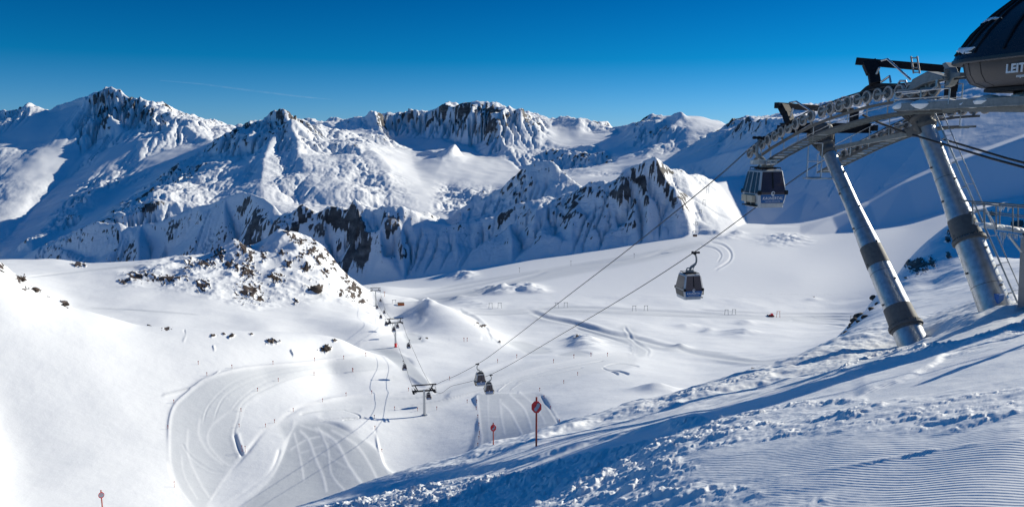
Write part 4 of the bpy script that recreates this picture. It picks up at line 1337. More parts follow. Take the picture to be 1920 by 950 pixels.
    b.tube(curve_pts([(-.28 * side + ox, 0, top + .18), (-.22 * side + ox, 0, top + .42), (ox, 0, top + .42), (.12 * side + ox, 0, top + .3)], 5), .05, 8)
    b.tube(curve_pts([(ox + .05 * side, 0, top + .2), (.1 * side + ox, 0, top + .5), (.2 * side, 0, top + .8), (.22 * side, 0, -.35), (.06 * side, 0, -.06)], 6), [.09] * 12 + [.075] * 13, 8)
    b.tube([(ox + .3 * side, .12, top + .22), (.2 * side, .05, top + .75)], .03, 6); b.tube([(ox - .2 * side, -.12, top + .22), (.2 * side, -.05, top + .7)], .03, 6)
    b.build('hanger_arm', 'zinc_grey', r, smooth=True)
    b = MB()
    b.box((0, 0, -.02), (0, 1, 0), (1, 0, 0), UP, .3, .07, .08)
    b.box((.22 * side, 0, .02), (1, 0, 0), (0, 1, 0), UP, .2, .12, .06)
    b.lathe((.42 * side, -.06, .02), (.42 * side, .06, .02), [(0, .08), (.12, .08)], 12)
    for yy in (-.26, .26):
        b.lathe((-.05, yy, .03), (.08, yy, .03), [(0, .07), (.13, .07)], 10)
    b.build('grip', 'dark_steel', r)
    for o in set(bpy.data.objects) - first:                 # the cabin hangs a little inside of the rope
        if o.name.split('.')[0] not in ('hanger_arm', 'grip'):
            T0 = Matrix.Translation((0, 0, top))
            o.data.transform(Matrix.Translation((ox, 0, 0)) @ T0 @ Matrix.Diagonal((.80, .80, .885, 1)) @ T0.inverted())
    return r


HEAD = math.atan2(K, 1)     # cabins point along the rope
PROTO = {-1: make_cabin(-1), 1: make_cabin(1)}
_used = set()


def place_cabin(p, label, side, group='gondola cabins hanging on the rope'):
    c = PROTO[side] if side not in _used else copy_tree(PROTO[side])
    _used.add(side)
    c.location = p; c.rotation_euler = (0, 0, HEAD)
    return tag(c, label, 'gondola', group)
# ------------------------------------------------------------------ ropes and the cabins on them
def sheave_list(px, A):
    return [on_line(u, v, A) for u, v in px]


PX1 = [(1406, 287), (1416, 279.5), (1429, 270.5), (1440, 262.5), (1453, 255), (1465, 247.5), (1478, 240), (1492, 232.3), (1506, 225), (1521, 217.5), (1541, 209.5), (1557, 203.6), (1574, 197.8), (1590, 192.3), (1608, 187), (1626, 182.3), (1646, 178), (1666, 174.2), (1687, 171), (1708, 169), (1730, 167.5), (1752, 166.5)]
PX2 = [(1570, 296), (1583, 289), (1596, 282.3), (1609, 275.7), (1624, 268.3), (1639, 260.8), (1653, 253.6), (1668, 246.3), (1684, 239.3), (1700, 232.6), (1716, 226.3), (1732, 220.6), (1748, 215.6), (1764, 211.6), (1784, 208), (1805, 205), (1826, 203), (1848, 201.5)]
S1, S2 = sheave_list(PX1, A1), sheave_list(PX2, A2)
RS = .27
T_PX = [(796, 776), (742, 653), (705, 577)]            # tower feet
T_TOP = [729, 602.5, 543]                               # rope height at the towers


def tower_axis(i):
    return on_line(*T_PX[i], AM)


def rope_at_tower(i, A):
    c = tower_axis(i); s = A - AM
    p = c + RV * (s * .976)
    t = float(st_of(uv_of(*c)[0], T_TOP[i])[1])
    p.z = t * c.y
    return p


def rope_path(S, mids, A, past):
    a = [p + UP * RS for p in S[::-1]]
    start = a[0] + (a[0] - a[1]).normalized() * 12
    start.z = a[0].z + .1
    pts = [start] + a
    for grp, k in zip(mids, range(3)):
        pts += [on_line(u, v, A) for u, v in grp] + [rope_at_tower(k, A)]
    return pts + [on_line(u, v, A) for u, v in past]


R1 = rope_path(S1, [[(1330, 345), (1180, 466), (1060, 558), (960, 635.5), (897, 681), (835, 712)], [(757, 676)], [(728, 600), (715, 581)]], A1, [(690, 538), (684, 535)])
R2 = rope_path(S2, [[(1505, 325), (1410, 394), (1301, 473), (1180, 551), (1060, 622), (919, 702), (850, 722)], [(766, 636)], [(731, 594), (721, 576)]], A2, [(703, 538), (697, 535)])
for pts, lab in ((R1, 'dark steel rope from the wheels above the nearest cabin down to the left tower arms'), (R2, 'dark steel rope carrying the cabin that hangs alone over the snowfield, behind the leaning pylon')):
    i0 = len(S1) + 1 if pts is R1 else len(S2) + 1
    pp = pts[:i0] + [Vector(p) for p in spline([tuple(q) for q in pts[i0 - 1:]], 8)][1:]
    b = MB(); b.tube(pp, [.032 + .022 * min(1, max(0, (p.y - 40) / 250)) for p in pp], 6)
    tag(b.build('haul_rope', 'rope', smooth=True), lab, 'rope', 'ropes of the gondola lift')


def rope_pos(pts, Y):
    for a, b in zip(pts[:-1], pts[1:]):
        if min(a.y, b.y) <= Y <= max(a.y, b.y):
            t = (Y - a.y) / (b.y - a.y + 1e-9); return a + (b - a) * t


CABS = [((1428, 259), A1, -1, 'nearest gondola cabin with beige ski boxes, under the end of the wheel row'),
        ((1301, 474), A2, 1, 'gondola cabin with blue panel hanging alone over the bright snowfield'),
        ((897, 682), A1, -1, 'upper cabin of the overlapping pair in mid-air above the red signs'),
        ((919, 703), A2, 1, 'lower cabin of the overlapping pair in mid-air above the red signs'),
        ((805, 728), A2, 1, 'gondola cabin hanging beside the pole of the nearest small tower'),
        ((757, 676), A1, -1, 'dark gondola cabin alone above the groomed strip between two towers'),
        ((767, 637), A2, 1, 'small gondola cabin hanging right of the second tower, above plain snow'),
        ((737, 607), A1, -1, 'small gondola cabin just left below the arm of the second tower'),
        ((746, 602), A2, 1, 'small gondola cabin just behind the pole of the second tower'),
        ((723, 598), A1, -1, 'tiny gondola cabin left of the second tower, lowest beyond its arm'),
        ((731, 596), A2, 1, 'tiny gondola cabin close left of the second tower arm, inner rope'),
        ((713, 586), A1, -1, 'tiny gondola cabin on the outer rope halfway to the far tower'),
        ((721, 578), A2, 1, 'tiny gondola cabin on the inner rope halfway to the far tower'),
        ((706, 569), A1, -1, 'tiny gondola cabin close in front of the far tower pole'),
        ((714, 557), A2, 1, 'tiny gondola cabin right of the far tower head')]
for (u, v), A, side, lab in CABS:
    place_cabin(on_line(u, v, A), lab, side)


# ------------------------------------------------------------------ wheel rows with their stairs
def make_wheel():
    """one rubber-tyred wheel with hub, axle along X, as three meshes"""
    b = MB(); n = 20
    b.rings([[Vector((x, r * math.cos(k * 2 * math.pi / n), r * math.sin(k * 2 * math.pi / n))) for k in range(n)] for x, r in ((-.055, .16), (-.055, .235), (-.045, .25), (.045, .25), (.055, .235), (.055, .16))], cap=False)
    tyre = b.bm
    return b


def train(S, A, side, label):
    """S: wheel centres from the valley end up; side: where the stairs lie (+1 right)"""
    o = thing('wheel_row', label, 'lift machinery', S[len(S) // 2], 'wheel rows of the lift station')
    X = RV
    wh = None
    for i, c in enumerate(S):
        d = (S[min(i + 1, len(S) - 1)] - S[max(i - 1, 0)]).normalized(); u = X.cross(d).normalized() * -1
        if u.z < 0:
            u = -u
        if wh is None:
            b = MB(); b.lathe((-.06, 0, 0), (.06, 0, 0), [(.03, .195), (0, .2), (0, .235), (.015, .27), (.105, .27), (.12, .235), (.12, .2), (.09, .195)], 24, False)
            wh = b.build('sheave', 'rim_brown', None, smooth=True)
            b = MB(); b.lathe((-.05, 0, 0), (.05, 0, 0), [(0, .05), (0.02, .2), (.08, .2), (.1, .05)], 20)
            b.lathe((-.11, 0, 0), (.11, 0, 0), [(0, .035), (.22, .035)], 10)
            for k in range(5):
                a = k * 2 * math.pi / 5
                b.box((-.045, .12 * math.cos(a), .12 * math.sin(a)), (1, 0, 0), (0, math.cos(a), math.sin(a)), (0, -math.sin(a), math.cos(a)), .014, .07, .02)
            hub = b.build('hub', 'band_grey', wh, smooth=True); hub.matrix_parent_inverse = Matrix.Identity(4)
            WHEEL['w'] = WHEEL.get('w') or wh; w = wh
        else:
            w = copy_tree(wh)
        w.parent = o; w.matrix_parent_inverse = Matrix.Translation(-o.location)
        w.matrix_basis = Matrix.Translation(c) @ Matrix(((X.x, d.x, u.x), (X.y, d.y, u.y), (X.z, d.z, u.z))).to_4x4() @ Matrix.Rotation(.7 * i, 4, 'X')
    # rocking plates that pair the wheels, and the long beam behind them
    b = MB()
    for i in range(0, len(S) - 1, 2):
        a, c = S[i], S[i + 1]
        b.beam(a - X * .10, c - X * .10, .03, .10)
        b.beam(a + X * .11, c + X * .11, .03, .10)
        m = (a + c) / 2
        b.beam(m + X * .16 * side - UP * .02, m + X * .30 * side - UP * .36, .08, .08)
    b.build('rocker_plate', 'zinc_grey', o)
    b = MB()
    for i in range(len(S) - 1):
        b.beam(S[i] + X * .30 * side - UP * .36, S[i + 1] + X * .30 * side - UP * .36, .12, .10)
    b.build('main_beam', 'band_grey', o)
    # stairs
    path = [p + X * side * .80 - UP * .80 for p in S]
    b = MB(); tr = MB(); sn = MB(); rl = MB()
    L = [0]
    for p, q in zip(path[:-1], path[1:]):
        L.append(L[-1] + (q - p).length)

    def at(l):
        for i in range(len(path) - 1):
            if l <= L[i + 1]:
                return path[i] + (path[i + 1] - path[i]) * ((l - L[i]) / (L[i + 1] - L[i]))
        return path[-1]
    for sgn in (-1, 1):
        for i in range(len(path) - 1):
            b.beam(path[i] + X * .40 * sgn, path[i + 1] + X * .40 * sgn, .04, .085)
    b.build('stair_stringer', 'band_grey', o)
    n = int(L[-1] / .42); rr = random.Random(3)
    for k in range(n):
        p = at((k + .5) * L[-1] / n); d = (at((k + .6) * L[-1] / n) - at((k + .4) * L[-1] / n)); d.z = 0; d.normalize()
        tr.box(p, X, d, UP, .37, .115, .02)
        tr.box(p - UP * .04 - d * .13, X, d, UP, .37, .012, .035)
        if rr.random() < .6:
            w = rr.uniform(.12, .32); sn.box(p + UP * .04 + X * rr.uniform(-.05, .05), X, d, UP, w, rr.uniform(.08, .12), rr.uniform(.02, .035))
    tr.build('stair_tread', 'zinc_grey', o)
    sn.build('snow_on_treads', 'snow_cap', o, bevel=.02)
    n = int(L[-1] / 1.3)
    for k in range(n + 1):
        p = at(k * L[-1] / n) + X * .42 * side
        rl.tube([p, p + UP * 1.0], .022, 6)
    for hh in (.5, 1.0):
        rl.tube([at(k * L[-1] / n) + X * .42 * side + UP * hh for k in range(n + 1)], .018, 6)
    rl.build('handrail', 'galvanised', o)
    return o


WHEEL = {}
W1 = train(S1, A1, 1, 'near row of rubber-tyred wheels with snowy stairs, above the nearest gondola')
W2 = train(S2, A2, -1, 'far row of wheels and railed stairs, half hidden behind the near row')


def lifting_frame(b, foot, top, bar_end, w):
    """a black post leaning over the line with a long bar on top"""
    b.tube([], 0, 4) if 0 else None
    d = (bar_end - top).normalized()
    b.beam(top - d * .5, bar_end, w, w * 1.05)
    mid = foot + (top - foot) * .55 + d * .06
    b.beam(foot, mid, w * 1.25, w * 1.5, up=d); b.beam(mid, top, w * 1.25, w * 1.9, up=d)


def quad(b, px, A, th):
    pts = [on_line(u, v, A) for u, v in px]
    b.prism(pts, RV * th)


b = MB()
lifting_frame(b, on_line(1482, 232, A1), on_line(1468, 198.5, A1), on_line(1468, 198.5, A1) + (on_line(1600, 208, A2) - on_line(1468, 198.5, A1)) * .97, .27)
b.beam(on_line(1602, 206, A2), on_line(1600, 250, A2), .34, .34)
quad(b, [(1432, 262), (1446, 251), (1462, 236), (1476, 229), (1492, 224.5), (1508, 217), (1500, 224), (1478, 236), (1455, 250), (1437, 265)], A1, .22)
b.build('lifting_frame', 'dark_steel', W1, bevel=.015)
b = MB()
p0, p1 = on_line(1629, 117, A1), on_line(1800, 132, AM)
lifting_frame(b, on_line(1641, 158, A1), p0, p1, .27)
quad(b, [(1592, 190), (1606, 178), (1622, 163), (1631, 157.5), (1650, 156), (1690, 157), (1694, 166), (1668, 168), (1645, 172), (1618, 179)], A1, .25)
b.beam(on_line(1784, 132, A2), on_line(1780, 205, A2), .36, .36)
b.build('lifting_frame', 'dark_steel', W1, bevel=.015)
b = MB()
for pts in ([(1487, 203.5), (1481, 222)], [(1480, 193), (1493, 190.5), (1519, 207)], [(1649, 127), (1643, 139)], [(1653, 114), (1664, 111), (1707, 149)], [(1652, 154), (1668, 143), (1670, 155)], [(1684, 158), (1688, 152), (1698, 152), (1700, 160)]):
    b.tube([on_line(u, v, A1) for u, v in pts], .045, 8)
b.tube([on_line(u, v, A1 - .3) for u, v in [(1693, 175.5), (1720, 173), (1748, 167.5), (1756.5, 162), (1757, 150)]], .05, 8)
b.build('brace_rod', 'galvanised', W1)
b = MB()
for uu in (1708, 1719.5):
    b.tube([on_line(uu, 106, A1 + 1), on_line(uu + 5, 138, A1 + 1)], .035, 6)
for k in range(4):
    b.tube([on_line(1708.5 + k * 1.3, 109 + k * 9, A1 + 1), on_line(1720 + k * 1.3, 109 + k * 9, A1 + 1)], .025, 6)
b.build('access_ladder', 'rim_brown', W1)
# sheet-metal hood where the cabins enter the station, and its bracket
b = MB()
inner = [(1699, 173), (1710, 149), (1737, 134), (1766, 142), (1768, 149), (1752, 151), (1730, 158), (1714, 166)]
b.prism([on_line(u, v, A1 - .25) for u, v in inner], RV * .5)
b.build('entry_hood', 'zinc_grey', W1, bevel=.03)
b = MB()
b.prism([on_line(u, v, A1 - .1) for u, v in [(1766, 120), (1772, 117), (1780, 126), (1784, 136), (1800, 136), (1800, 143), (1786, 147), (1778, 160), (1770, 164), (1775, 148), (1774, 134)]], RV * .3)
for k in range(7):
    b.lathe(on_line(1770.5, 130 + k * 3.4, A1 - .3), on_line(1770.5, 130 + k * 3.4, A1 - .3) + RV * .3, [(0, .03), (.3, .03)], 8)
b.build('entry_bracket', 'zinc_grey', W1, bevel=.01)
# cable gear near the first wheels
b = MB()
b.tube([on_line(1428, 268, A1), on_line(1426, 285, A1), on_line(1427, 312, A1)], .06, 8)
b.box(on_line(1432, 304, A1), RV, DV, UP, .7, .12, .12)
for u, v in ((1437, 306), (1445, 306), (1421, 300)):
    b.lathe(on_line(u, v, A1), on_line(u, v, A1) + RV * .2, [(0, .1), (.2, .1)], 10)
b.build('end_bracket', 'galvanised', W1)


# ------------------------------------------------------------------ the two leaning pylons
def along(a, b, v):
    """distance from a along a-b where the axis is seen at height v in the survey"""
    lo, hi = 0., 1.
    for _ in range(40):
        m = (lo + hi) / 2; p = a + (b - a) * m
        if uv_of(*p)[1] > v: lo = m
        else: hi = m
    return lo * (b - a).length


def pylon(label, base, top, secs, bands, flange, head_r, name='leaning_pylon'):
    a, t = on_line(*base, AM), on_line(*top, AM)
    ax = (t - a).normalized(); a2 = a - ax * 1.6
    o = thing(name, label, 'pylon', a, 'leaning station pylons')
    off = 1.6
    b = MB(); b.lathe(a2, t, [(0, secs[0][1])] + [(along(a, t, v) + off, r) for v, r in secs], 40)
    b.build('pole', 'galvanised', o, smooth=True)
    for v0, v1, r0, r1 in bands:
        b = MB(); b.lathe(a2, t, [(along(a, t, v0) + off, r0), (along(a, t, v1) + off, r1)], 40)
        b.build('band', 'band_grey', o, smooth=True)
    for v, r in flange:
        l = along(a, t, v) + off
        b = MB(); b.lathe(a2, t, [(l - .07, r - .02), (l - .06, r), (l + .06, r), (l + .07, r - .02)], 40)
        x = ax.orthogonal().normalized(); y = ax.cross(x)
        for k in range(36):
            c = a2 + ax * (l + .06) + (x * math.cos(k * math.pi / 18) + y * math.sin(k * math.pi / 18)) * (r - .05)
            b.lathe(c, c + ax, [(0, .022), (.07, .022)], 6)
        b.build('flange', 'band_grey', o)
    # weld seams and step bolts
    b = MB(); ll = (t - a).length
    rad = lambda l: float(np.interp(l, [along(a, t, v) for v, r in secs], [r for v, r in secs]))
    vw = Vector((0, 0, 0)) - (a + t) / 2; vw = (vw - ax * vw.dot(ax)).normalized(); sx = ax.cross(vw)
    l = ll * .12
    while l < ll * .95:
        b.lathe(a + ax * l, a + ax * (l + .03), [(0, rad(l) + .004), (.02, rad(l) + .004)], 40)
        l += 2.35
    for k in range(9):
        l = ll * (.1 + .095 * k); an = (1.0 if k % 2 else -.9)
        n = vw * math.cos(an) - sx * math.sin(an)
        c = a + ax * l + n * rad(l)
        b.box(c, n, ax, n.cross(ax), .05, .03, .05)
    b.build('step_bolt', 'band_grey', o)
    # flared head with ribs
    b = MB(); n = 28; r0 = secs[-1][1]
    b.lathe(t - ax * .1, t + ax * 2, [(0, r0 + .03), (.12, r0 + .1), (.2, r0 + .1), (.24, r0 + .02), (.42, r0 + .03), (.5, r0 + .12), (.58, r0 + .12), (.62, r0 + .05), (1.0, head_r * .72), (1.35, head_r), (1.47, head_r)], 40)
    x = ax.orthogonal().normalized(); y = ax.cross(x)
    for k in range(n):
        q = x * math.cos(k * 2 * math.pi / n) + y * math.sin(k * 2 * math.pi / n)
        w = ax.cross(q) * .016
        b.prism([t + ax * .5 + q * (r0 + .04) - w, t + ax * .5 + q * (r0 + .16) - w, t + ax * 1.15 + q * (head_r + .02) - w, t + ax * 1.22 + q * (head_r - .1) - w], w * 2)
    b.build('head', 'band_grey', o)
    return o, a, t, ax


PA, a0, at_, axA = pylon('slimmer leaning steel pylon standing nearer the snowfield', (1714, 648), (1554, 286), [(660, .645), (618, .62), (575, .58), (500, .51), (462, .47), (384, .345), (290, .325)], [(619, 576, .655, .60), (499, 463, .525, .485)], [(612, .73)], .66)
PB, b0, bt_, axB = pylon('thicker leaning steel pylon with a ladder and a blue box at its foot', (1868, 582), (1735, 238), [(590, .585), (520, .56), (450, .535), (412, .49), (366, .42), (320, .385), (240, .36)], [(446, 411, .555, .505)], [(451, .62)], .8)
# crosshead of the slimmer pylon, the strut between the two heads and the rope anchor
b = MB(); c = at_ + axA * 1.6
b.beam(c - RV * 2.0, c + RV * 2.9, .55, .44)
b.beam(c - RV * 2.0 + UP * .23, c + RV * 2.9 + UP * .23, .7, .05); b.beam(c - RV * 2.0 - UP * .23, c + RV * 2.9 - UP * .23, .7, .05)
for s in (-.62, 1):
    b.beam(c + RV * 2.8 * s - DV * .8, c + RV * 2.8 * s + DV * .8, .25, .3)
b.build('crosshead', 'dark_steel', PA)
b = MB()
for k in range(7):
    q = c - RV * (.5 - .17 * k) + UP * .27 - DV * .12
    b.blob(q, .13, k, 1, .3, (1.2, 1, .5))
b.build('snow_cap', 'snow_cap', PA, smooth=True)
b = MB()
q0 = at_ - axA * .3 - RV * .9
for (dx, dz) in ((-.35, 0), (.35, 0)):
    b.tube([q0 + DV * dx * 0 + Vector((dx, 0, -1.0)), q0 + Vector((dx, 0, .7))], .03, 6)
for dz in (-1., -.2, .7):
    b.tube([q0 + Vector((-.35, 0, dz)), q0 + Vector((.35, 0, dz))], .025, 6)
b.box(q0 + Vector((.35, 0, -1.05)), (1, 0, 0), (0, 1, 0), UP, .75, .4, .03)
b.build('rescue_platform', 'galvanised', PA)
b = MB(); b.beam(on_line(1569, 277, AM), on_line(1703, 251, AM), .2, .19)
b.build('tie_beam', 'zinc_grey', PB)
b = MB(); b.prism([on_line(u, v, AM - .35) for u, v in [(1697, 246), (1716, 229), (1722, 233), (1727, 250), (1712, 257), (1700, 256)]], RV * .6)
b.beam(on_line(1717, 229, AM - .4), on_line(1725, 250, AM - .4), .12, .16)
b.build('rope_anchor', 'band_grey', PB, bevel=.02)
# ladder with its guard rail on the right flank
b = MB(); vw = -(b0 + bt_) / 2; vw = (vw - axB * vw.dot(axB)).normalized(); sd = axB.cross(vw)
if sd.x < 0: sd = -sd
LB = (bt_ - b0).length
rb = lambda l: .585 - .225 * l / LB
edge = lambda l, o, k: b0 + axB * l + sd * (rb(l) + o) + vw * k
ls_ = [LB * i / 20 for i in range(21)] + [LB * 1.1]
for k in (-.14, .3):
    b.tube([edge(l, .16, k) for l in ls_], .03, 6)
l = .2
while l < LB * 1.08:
    b.tube([edge(l, .16, -.14), edge(l, .16, .3)], .018, 6); l += .3
b.tube([edge(l, .42, .12) for l in ls_], .022, 6)
l = .5
while l < LB:
    b.tube([edge(l, .16, .3), edge(l, .42, .12)], .016, 6); b.tube([edge(l, .0, .08), edge(l, .16, .08)], .03, 6); l += 1.15
b.build('ladder', 'galvanised', PB)
# two cables anchored at the head, running off up the slope
for (p, q, lab) in (((1712, 253, 32.5), (2080, 357, 21), 'lower thick black cable from the pylon head down to the right'), ((1768, 261, 33), (2080, 347, 21.5), 'upper thick black cable passing behind the thicker pylon')):
    b = MB(); b.tube([P(*p), (P(*p) + P(*q)) / 2 - UP * .05, P(*q)], .042, 8)
    tag(b.build('anchor_cable', 'black', smooth=True), lab, 'cable', 'anchor cables')
b = MB(); b.tube([on_line(1618, 216, A1 + 1), on_line(1655, 233, AM - .5), on_line(1700, 249, AM - .3)], .05, 8)
tag(b.build('anchor_cable', 'rope', smooth=True), 'short cable from the stairs to the anchor on the thicker pylon', 'cable', 'anchor cables')
# the small blue box on its stand
c = P(1873, 560, 28.4)
o = thing('junction_box', 'small blue box on a black stand at the foot of the thicker pylon', 'box', c)
b = MB(); b.box(c, (1, .3, 0), (-.3, 1, 0), UP, .13, .1, .16); b.box(c + UP * .17, (1, .3, 0), (-.3, 1, 0), UP, .15, .12, .015); b.build('case', 'box_blue', o, bevel=.015)
b = MB(); b.tube([c - UP * .16, c + Vector((.02, 0, -.6))], .045, 8); b.box(c + Vector((.12, 0, -.35)), (1, 0, 0), (0, 1, 0), UP, .05, .04, .1); b.build('stand', 'black', o)
# ------------------------------------------------------------------ the station
O = on_line(1790, 200, AM); O.z = 0
O = Vector((AM - K * 27.9, 27.9, 0)) - DV * 2.95 - RV * 1.1
ST_ = thing('lift_station', 'black domed lift station with white lettering at the top right', 'station', (O.x, O.y, 1.4))
AX, BX, PW = 2.95, 3.4, 4.2


def foot(th, d=0., z=0.):
    """outline of the station at angle th, drawn in by d"""
    c, s = math.cos(th), math.sin(th)
    a = (AX - d) * math.copysign(abs(c) ** (2 / PW), c); b_ = (BX - d) * math.copysign(abs(s) ** (2 / PW), s)
    return O + DV * a + RV * b_ + UP * z


NT = 120
ths = [2 * math.pi * k / NT for k in range(NT)]
rp = [(0, 2.46), (.10, 2.74), (.40, 3.26), (.85, 3.84), (1.3, 4.28), (1.7, 4.54), (2.0, 4.66)]


def roof(th, d, e=0.):
    z = float(np.interp(d, [a for a, _ in rp], [b for _, b in rp]))
    return foot(th, d - e, z + e * .8)


b = MB()
b.rings([[foot(t, d, z) for t in ths] for d, z in [(.95, 1.52), (.72, 1.56), (.45, 1.7), (.32, 1.95), (.26, 2.25), (.24, 2.4)]])
wall = b.build('wall', 'station_wall', ST_, smooth=True)
b = MB()
b.rings([[foot(t, d, z) for t in ths] for d, z in [(.3, 2.33), (.03, 2.3), (-.03, 2.34), (-.03, 2.44), (.03, 2.48), (.12, 2.5)]])
b.build('eaves', 'station_dark', ST_, smooth=True)
b = MB()
b.rings([[roof(t, d) for t in ths] for d in [a for a, _ in rp]])
rf = b.build('roof', 'station_dark', ST_, smooth=True)
b = MB()
b.rings([[foot(t, d, z) for t in ths] for d, z in [(1.95, 4.64), (1.62, 4.68), (1.6, 4.76), (1.75, 4.82), (2.4, 4.86)]])
b.build('roof_cap', 'black', rf, smooth=True)
b = MB()
for k in range(44):
    t = 2 * math.pi * k / 44
    # even spacing along the outline
    for d0, d1 in zip([.05, .4, .85, 1.3], [.4, .85, 1.3, 1.7]):
        b.beam(roof(t, d0, .02), roof(t, d1, .02), .075, .05)
b.build('roof_rib', 'black', rf)
b = MB()
for k in range(30):
    t = 2 * math.pi * k / 30 + .05
    for (d0, z0), (d1, z1) in zip([(.70, 1.57), (.45, 1.7), (.32, 1.95), (.26, 2.25)], [(.45, 1.7), (.32, 1.95), (.26, 2.25), (.24, 2.33)]):
        b.beam(foot(t, d0 - .002, z0), foot(t, d1 - .002, z1), .022, .012)
b.build('panel_seam', 'black', wall)
b = MB(); b.rings([[foot(t, d, z) for t in ths] for d, z in [(.8, 1.42), (.8, 1.515)]]); b.build('floor_pan', 'black', ST_)


def find(u, v, fn, lo, hi):
    best = None
    for i in range(240):
        for j in range(60):
            t = math.pi + math.pi * (i / 240) - math.pi / 2; t = -math.pi * i / 240; d = lo + (hi - lo) * j / 59
            p = fn(t, d); q = uv_of(*p); e = (q[0] - u) ** 2 + (q[1] - v) ** 2
            if p.y > 8 and (best is None or e < best[0]):
                best = (e, t, d)
    return best[1:]


def roof_snow(px, e=.05):
    pts = [find(u, v, roof, 0.02, 1.9) for u, v in px]
    b = MB(); tc = sum(p[0] for p in pts) / len(pts); dc = sum(p[1] for p in pts) / len(pts)
    ring = []
    for i in range(len(pts)):
        a, c = pts[i], pts[(i + 1) % len(pts)]
        ring += [(a[0] + (c[0] - a[0]) * k / 4, a[1] + (c[1] - a[1]) * k / 4) for k in range(4)]
    b.rings([[roof(t, d, .005) for t, d in ring], [roof(t, d, e * .7) for t, d in ring], [roof(tc + (t - tc) * .85, dc + (d - dc) * .85, e) for t, d in ring], [roof(tc + (t - tc) * .4, dc + (d - dc) * .4, e * 1.1) for t, d in ring]])
    b.build('roof_snow', 'snow_cap', rf, smooth=True)


roof_snow([(1843, 68), (1850, 54), (1867, 33), (1880, 34), (1872, 50), (1862, 55), (1852, 66)])
roof_snow([(1806, 102), (1822, 96), (1830, 90), (1836, 88), (1836, 98), (1822, 99)], .04)
# lettering on the wall
t0 = find(1886, 129, lambda t, d: foot(t, .3, 1.95 + d), -.2, .2)
tt = -math.pi / 2
pl = foot(t0[0], .3, 0); dirn = (foot(t0[0] + .02, .3, 0) - foot(t0[0] - .02, .3, 0)).normalized()
if dirn.dot(DV) > 0: dirn = -dirn
nrm = dirn.cross(UP); 
if nrm.dot(-pl) < 0: nrm = -nrm
zc = float(st_of(1886, 137)[1]) * pl.y
zt_ = float(st_of(1886, 121)[1]) * pl.y
cap = zt_ - zc


def wall_text(body, height, z, shift, bold):
    sz = height / .70
    w = sz * .62 * len(body)
    c = pl + dirn * (shift + w / 2) + nrm * .07; c.z = z
    # baseline along the wall, letters upright
    M = Matrix(((dirn.x, 0, nrm.x, c.x), (dirn.y, 0, nrm.y, c.y), (0, 1, 0, c.z), (0, 0, 0, 1)))
    return text_mesh('lettering', body, sz, 'white_paint', ST_, M, .012, 1.02, 0, bold)


wall_text('LEITNER', cap, zc, -.14, .012)
wall_text('ropeways', cap * .36, zc - cap * .62, .30, .002)
# deck that carries the station and reaches out to the wheel rows
b = MB()
d0, d1 = Vector((AM - K * 31.0, 31.0, 0)), Vector((AM - K * 21.6, 21.6, 0))
for o_ in (-3.2, 3.2):
    b.beam(d0 + RV * o_ + UP * 1.12, d1 + RV * o_ + UP * 1.12, .12, .22)
    b.beam(d0 + RV * o_ * .97 + UP * .98, d1 + RV * o_ * .97 + UP * .98, .3, .05)
for o_ in (-2.7, 2.7):
    b.beam(d0 + RV * o_ + UP * 1.13, d1 + RV * o_ + UP * 1.13, .9, .05)
for k in range(13):
    c = d0 + (d1 - d0) * k / 12
    b.beam(c - RV * 3.2 + UP * 1.02, c + RV * 3.2 + UP * 1.02, .1, .16)
dk = b.build('deck', 'zinc_grey', ST_)
b = MB(); n = 7
for k in range(3):
    c = d0 + (d1 - d0) * k / n - RV * 3.25 + UP * 1.1
    b.tube([c, c + UP * .55], .028, 6)
for hh in (.28, .55):
    b.tube([d0 - RV * 3.25 + UP * (1.1 + hh), d0 + (d1 - d0) * 2 / 7 - RV * 3.25 + UP * (1.1 + hh)], .024, 6)
b.build('railing', 'galvanised', dk)
b = MB()
for k in range(15):
    rr = random.Random(k); c = d0 + (d1 - d0) * (k + .3) / 15 - RV * (2.75 + rr.uniform(-.2, .2)) + UP * 1.16
    b.blob(c, rr.uniform(.28, .45), k, 2, .2, (1.2, 1.1, .5))
b.build('deck_snow', 'snow_cap', dk, smooth=True)
b = MB()
for y_, o_ in ((24.3, -2.6), (24.3, 2.6)):
    c = Vector((AM - K * y_, y_, 0)) + RV * o_
    b.beam(c + UP * 1.0, c + UP * 1.45, .45, .6, up=(1, 0, 0))
for y_ in (23.,):
    c = Vector((AM - K * y_, y_, 0)); b.beam(c + UP * .98, c - UP * 12, 1.6, 1.2, up=(1, 0, 0))
b.build('support_column', 'concrete', ST_)
b = MB()
for y_ in (26.2, 24.4):
    c = Vector((AM - K * y_, y_, 0)) - RV * 2.4; b.beam(c + UP * 1.15, c + UP * 1.7, .3, .4)
b.beam(on_line(1787, 140, A1 + 1.2), on_line(1783, 172, A1 + 1.2), .3, .3)
b.build('strut', 'dark_steel', ST_)

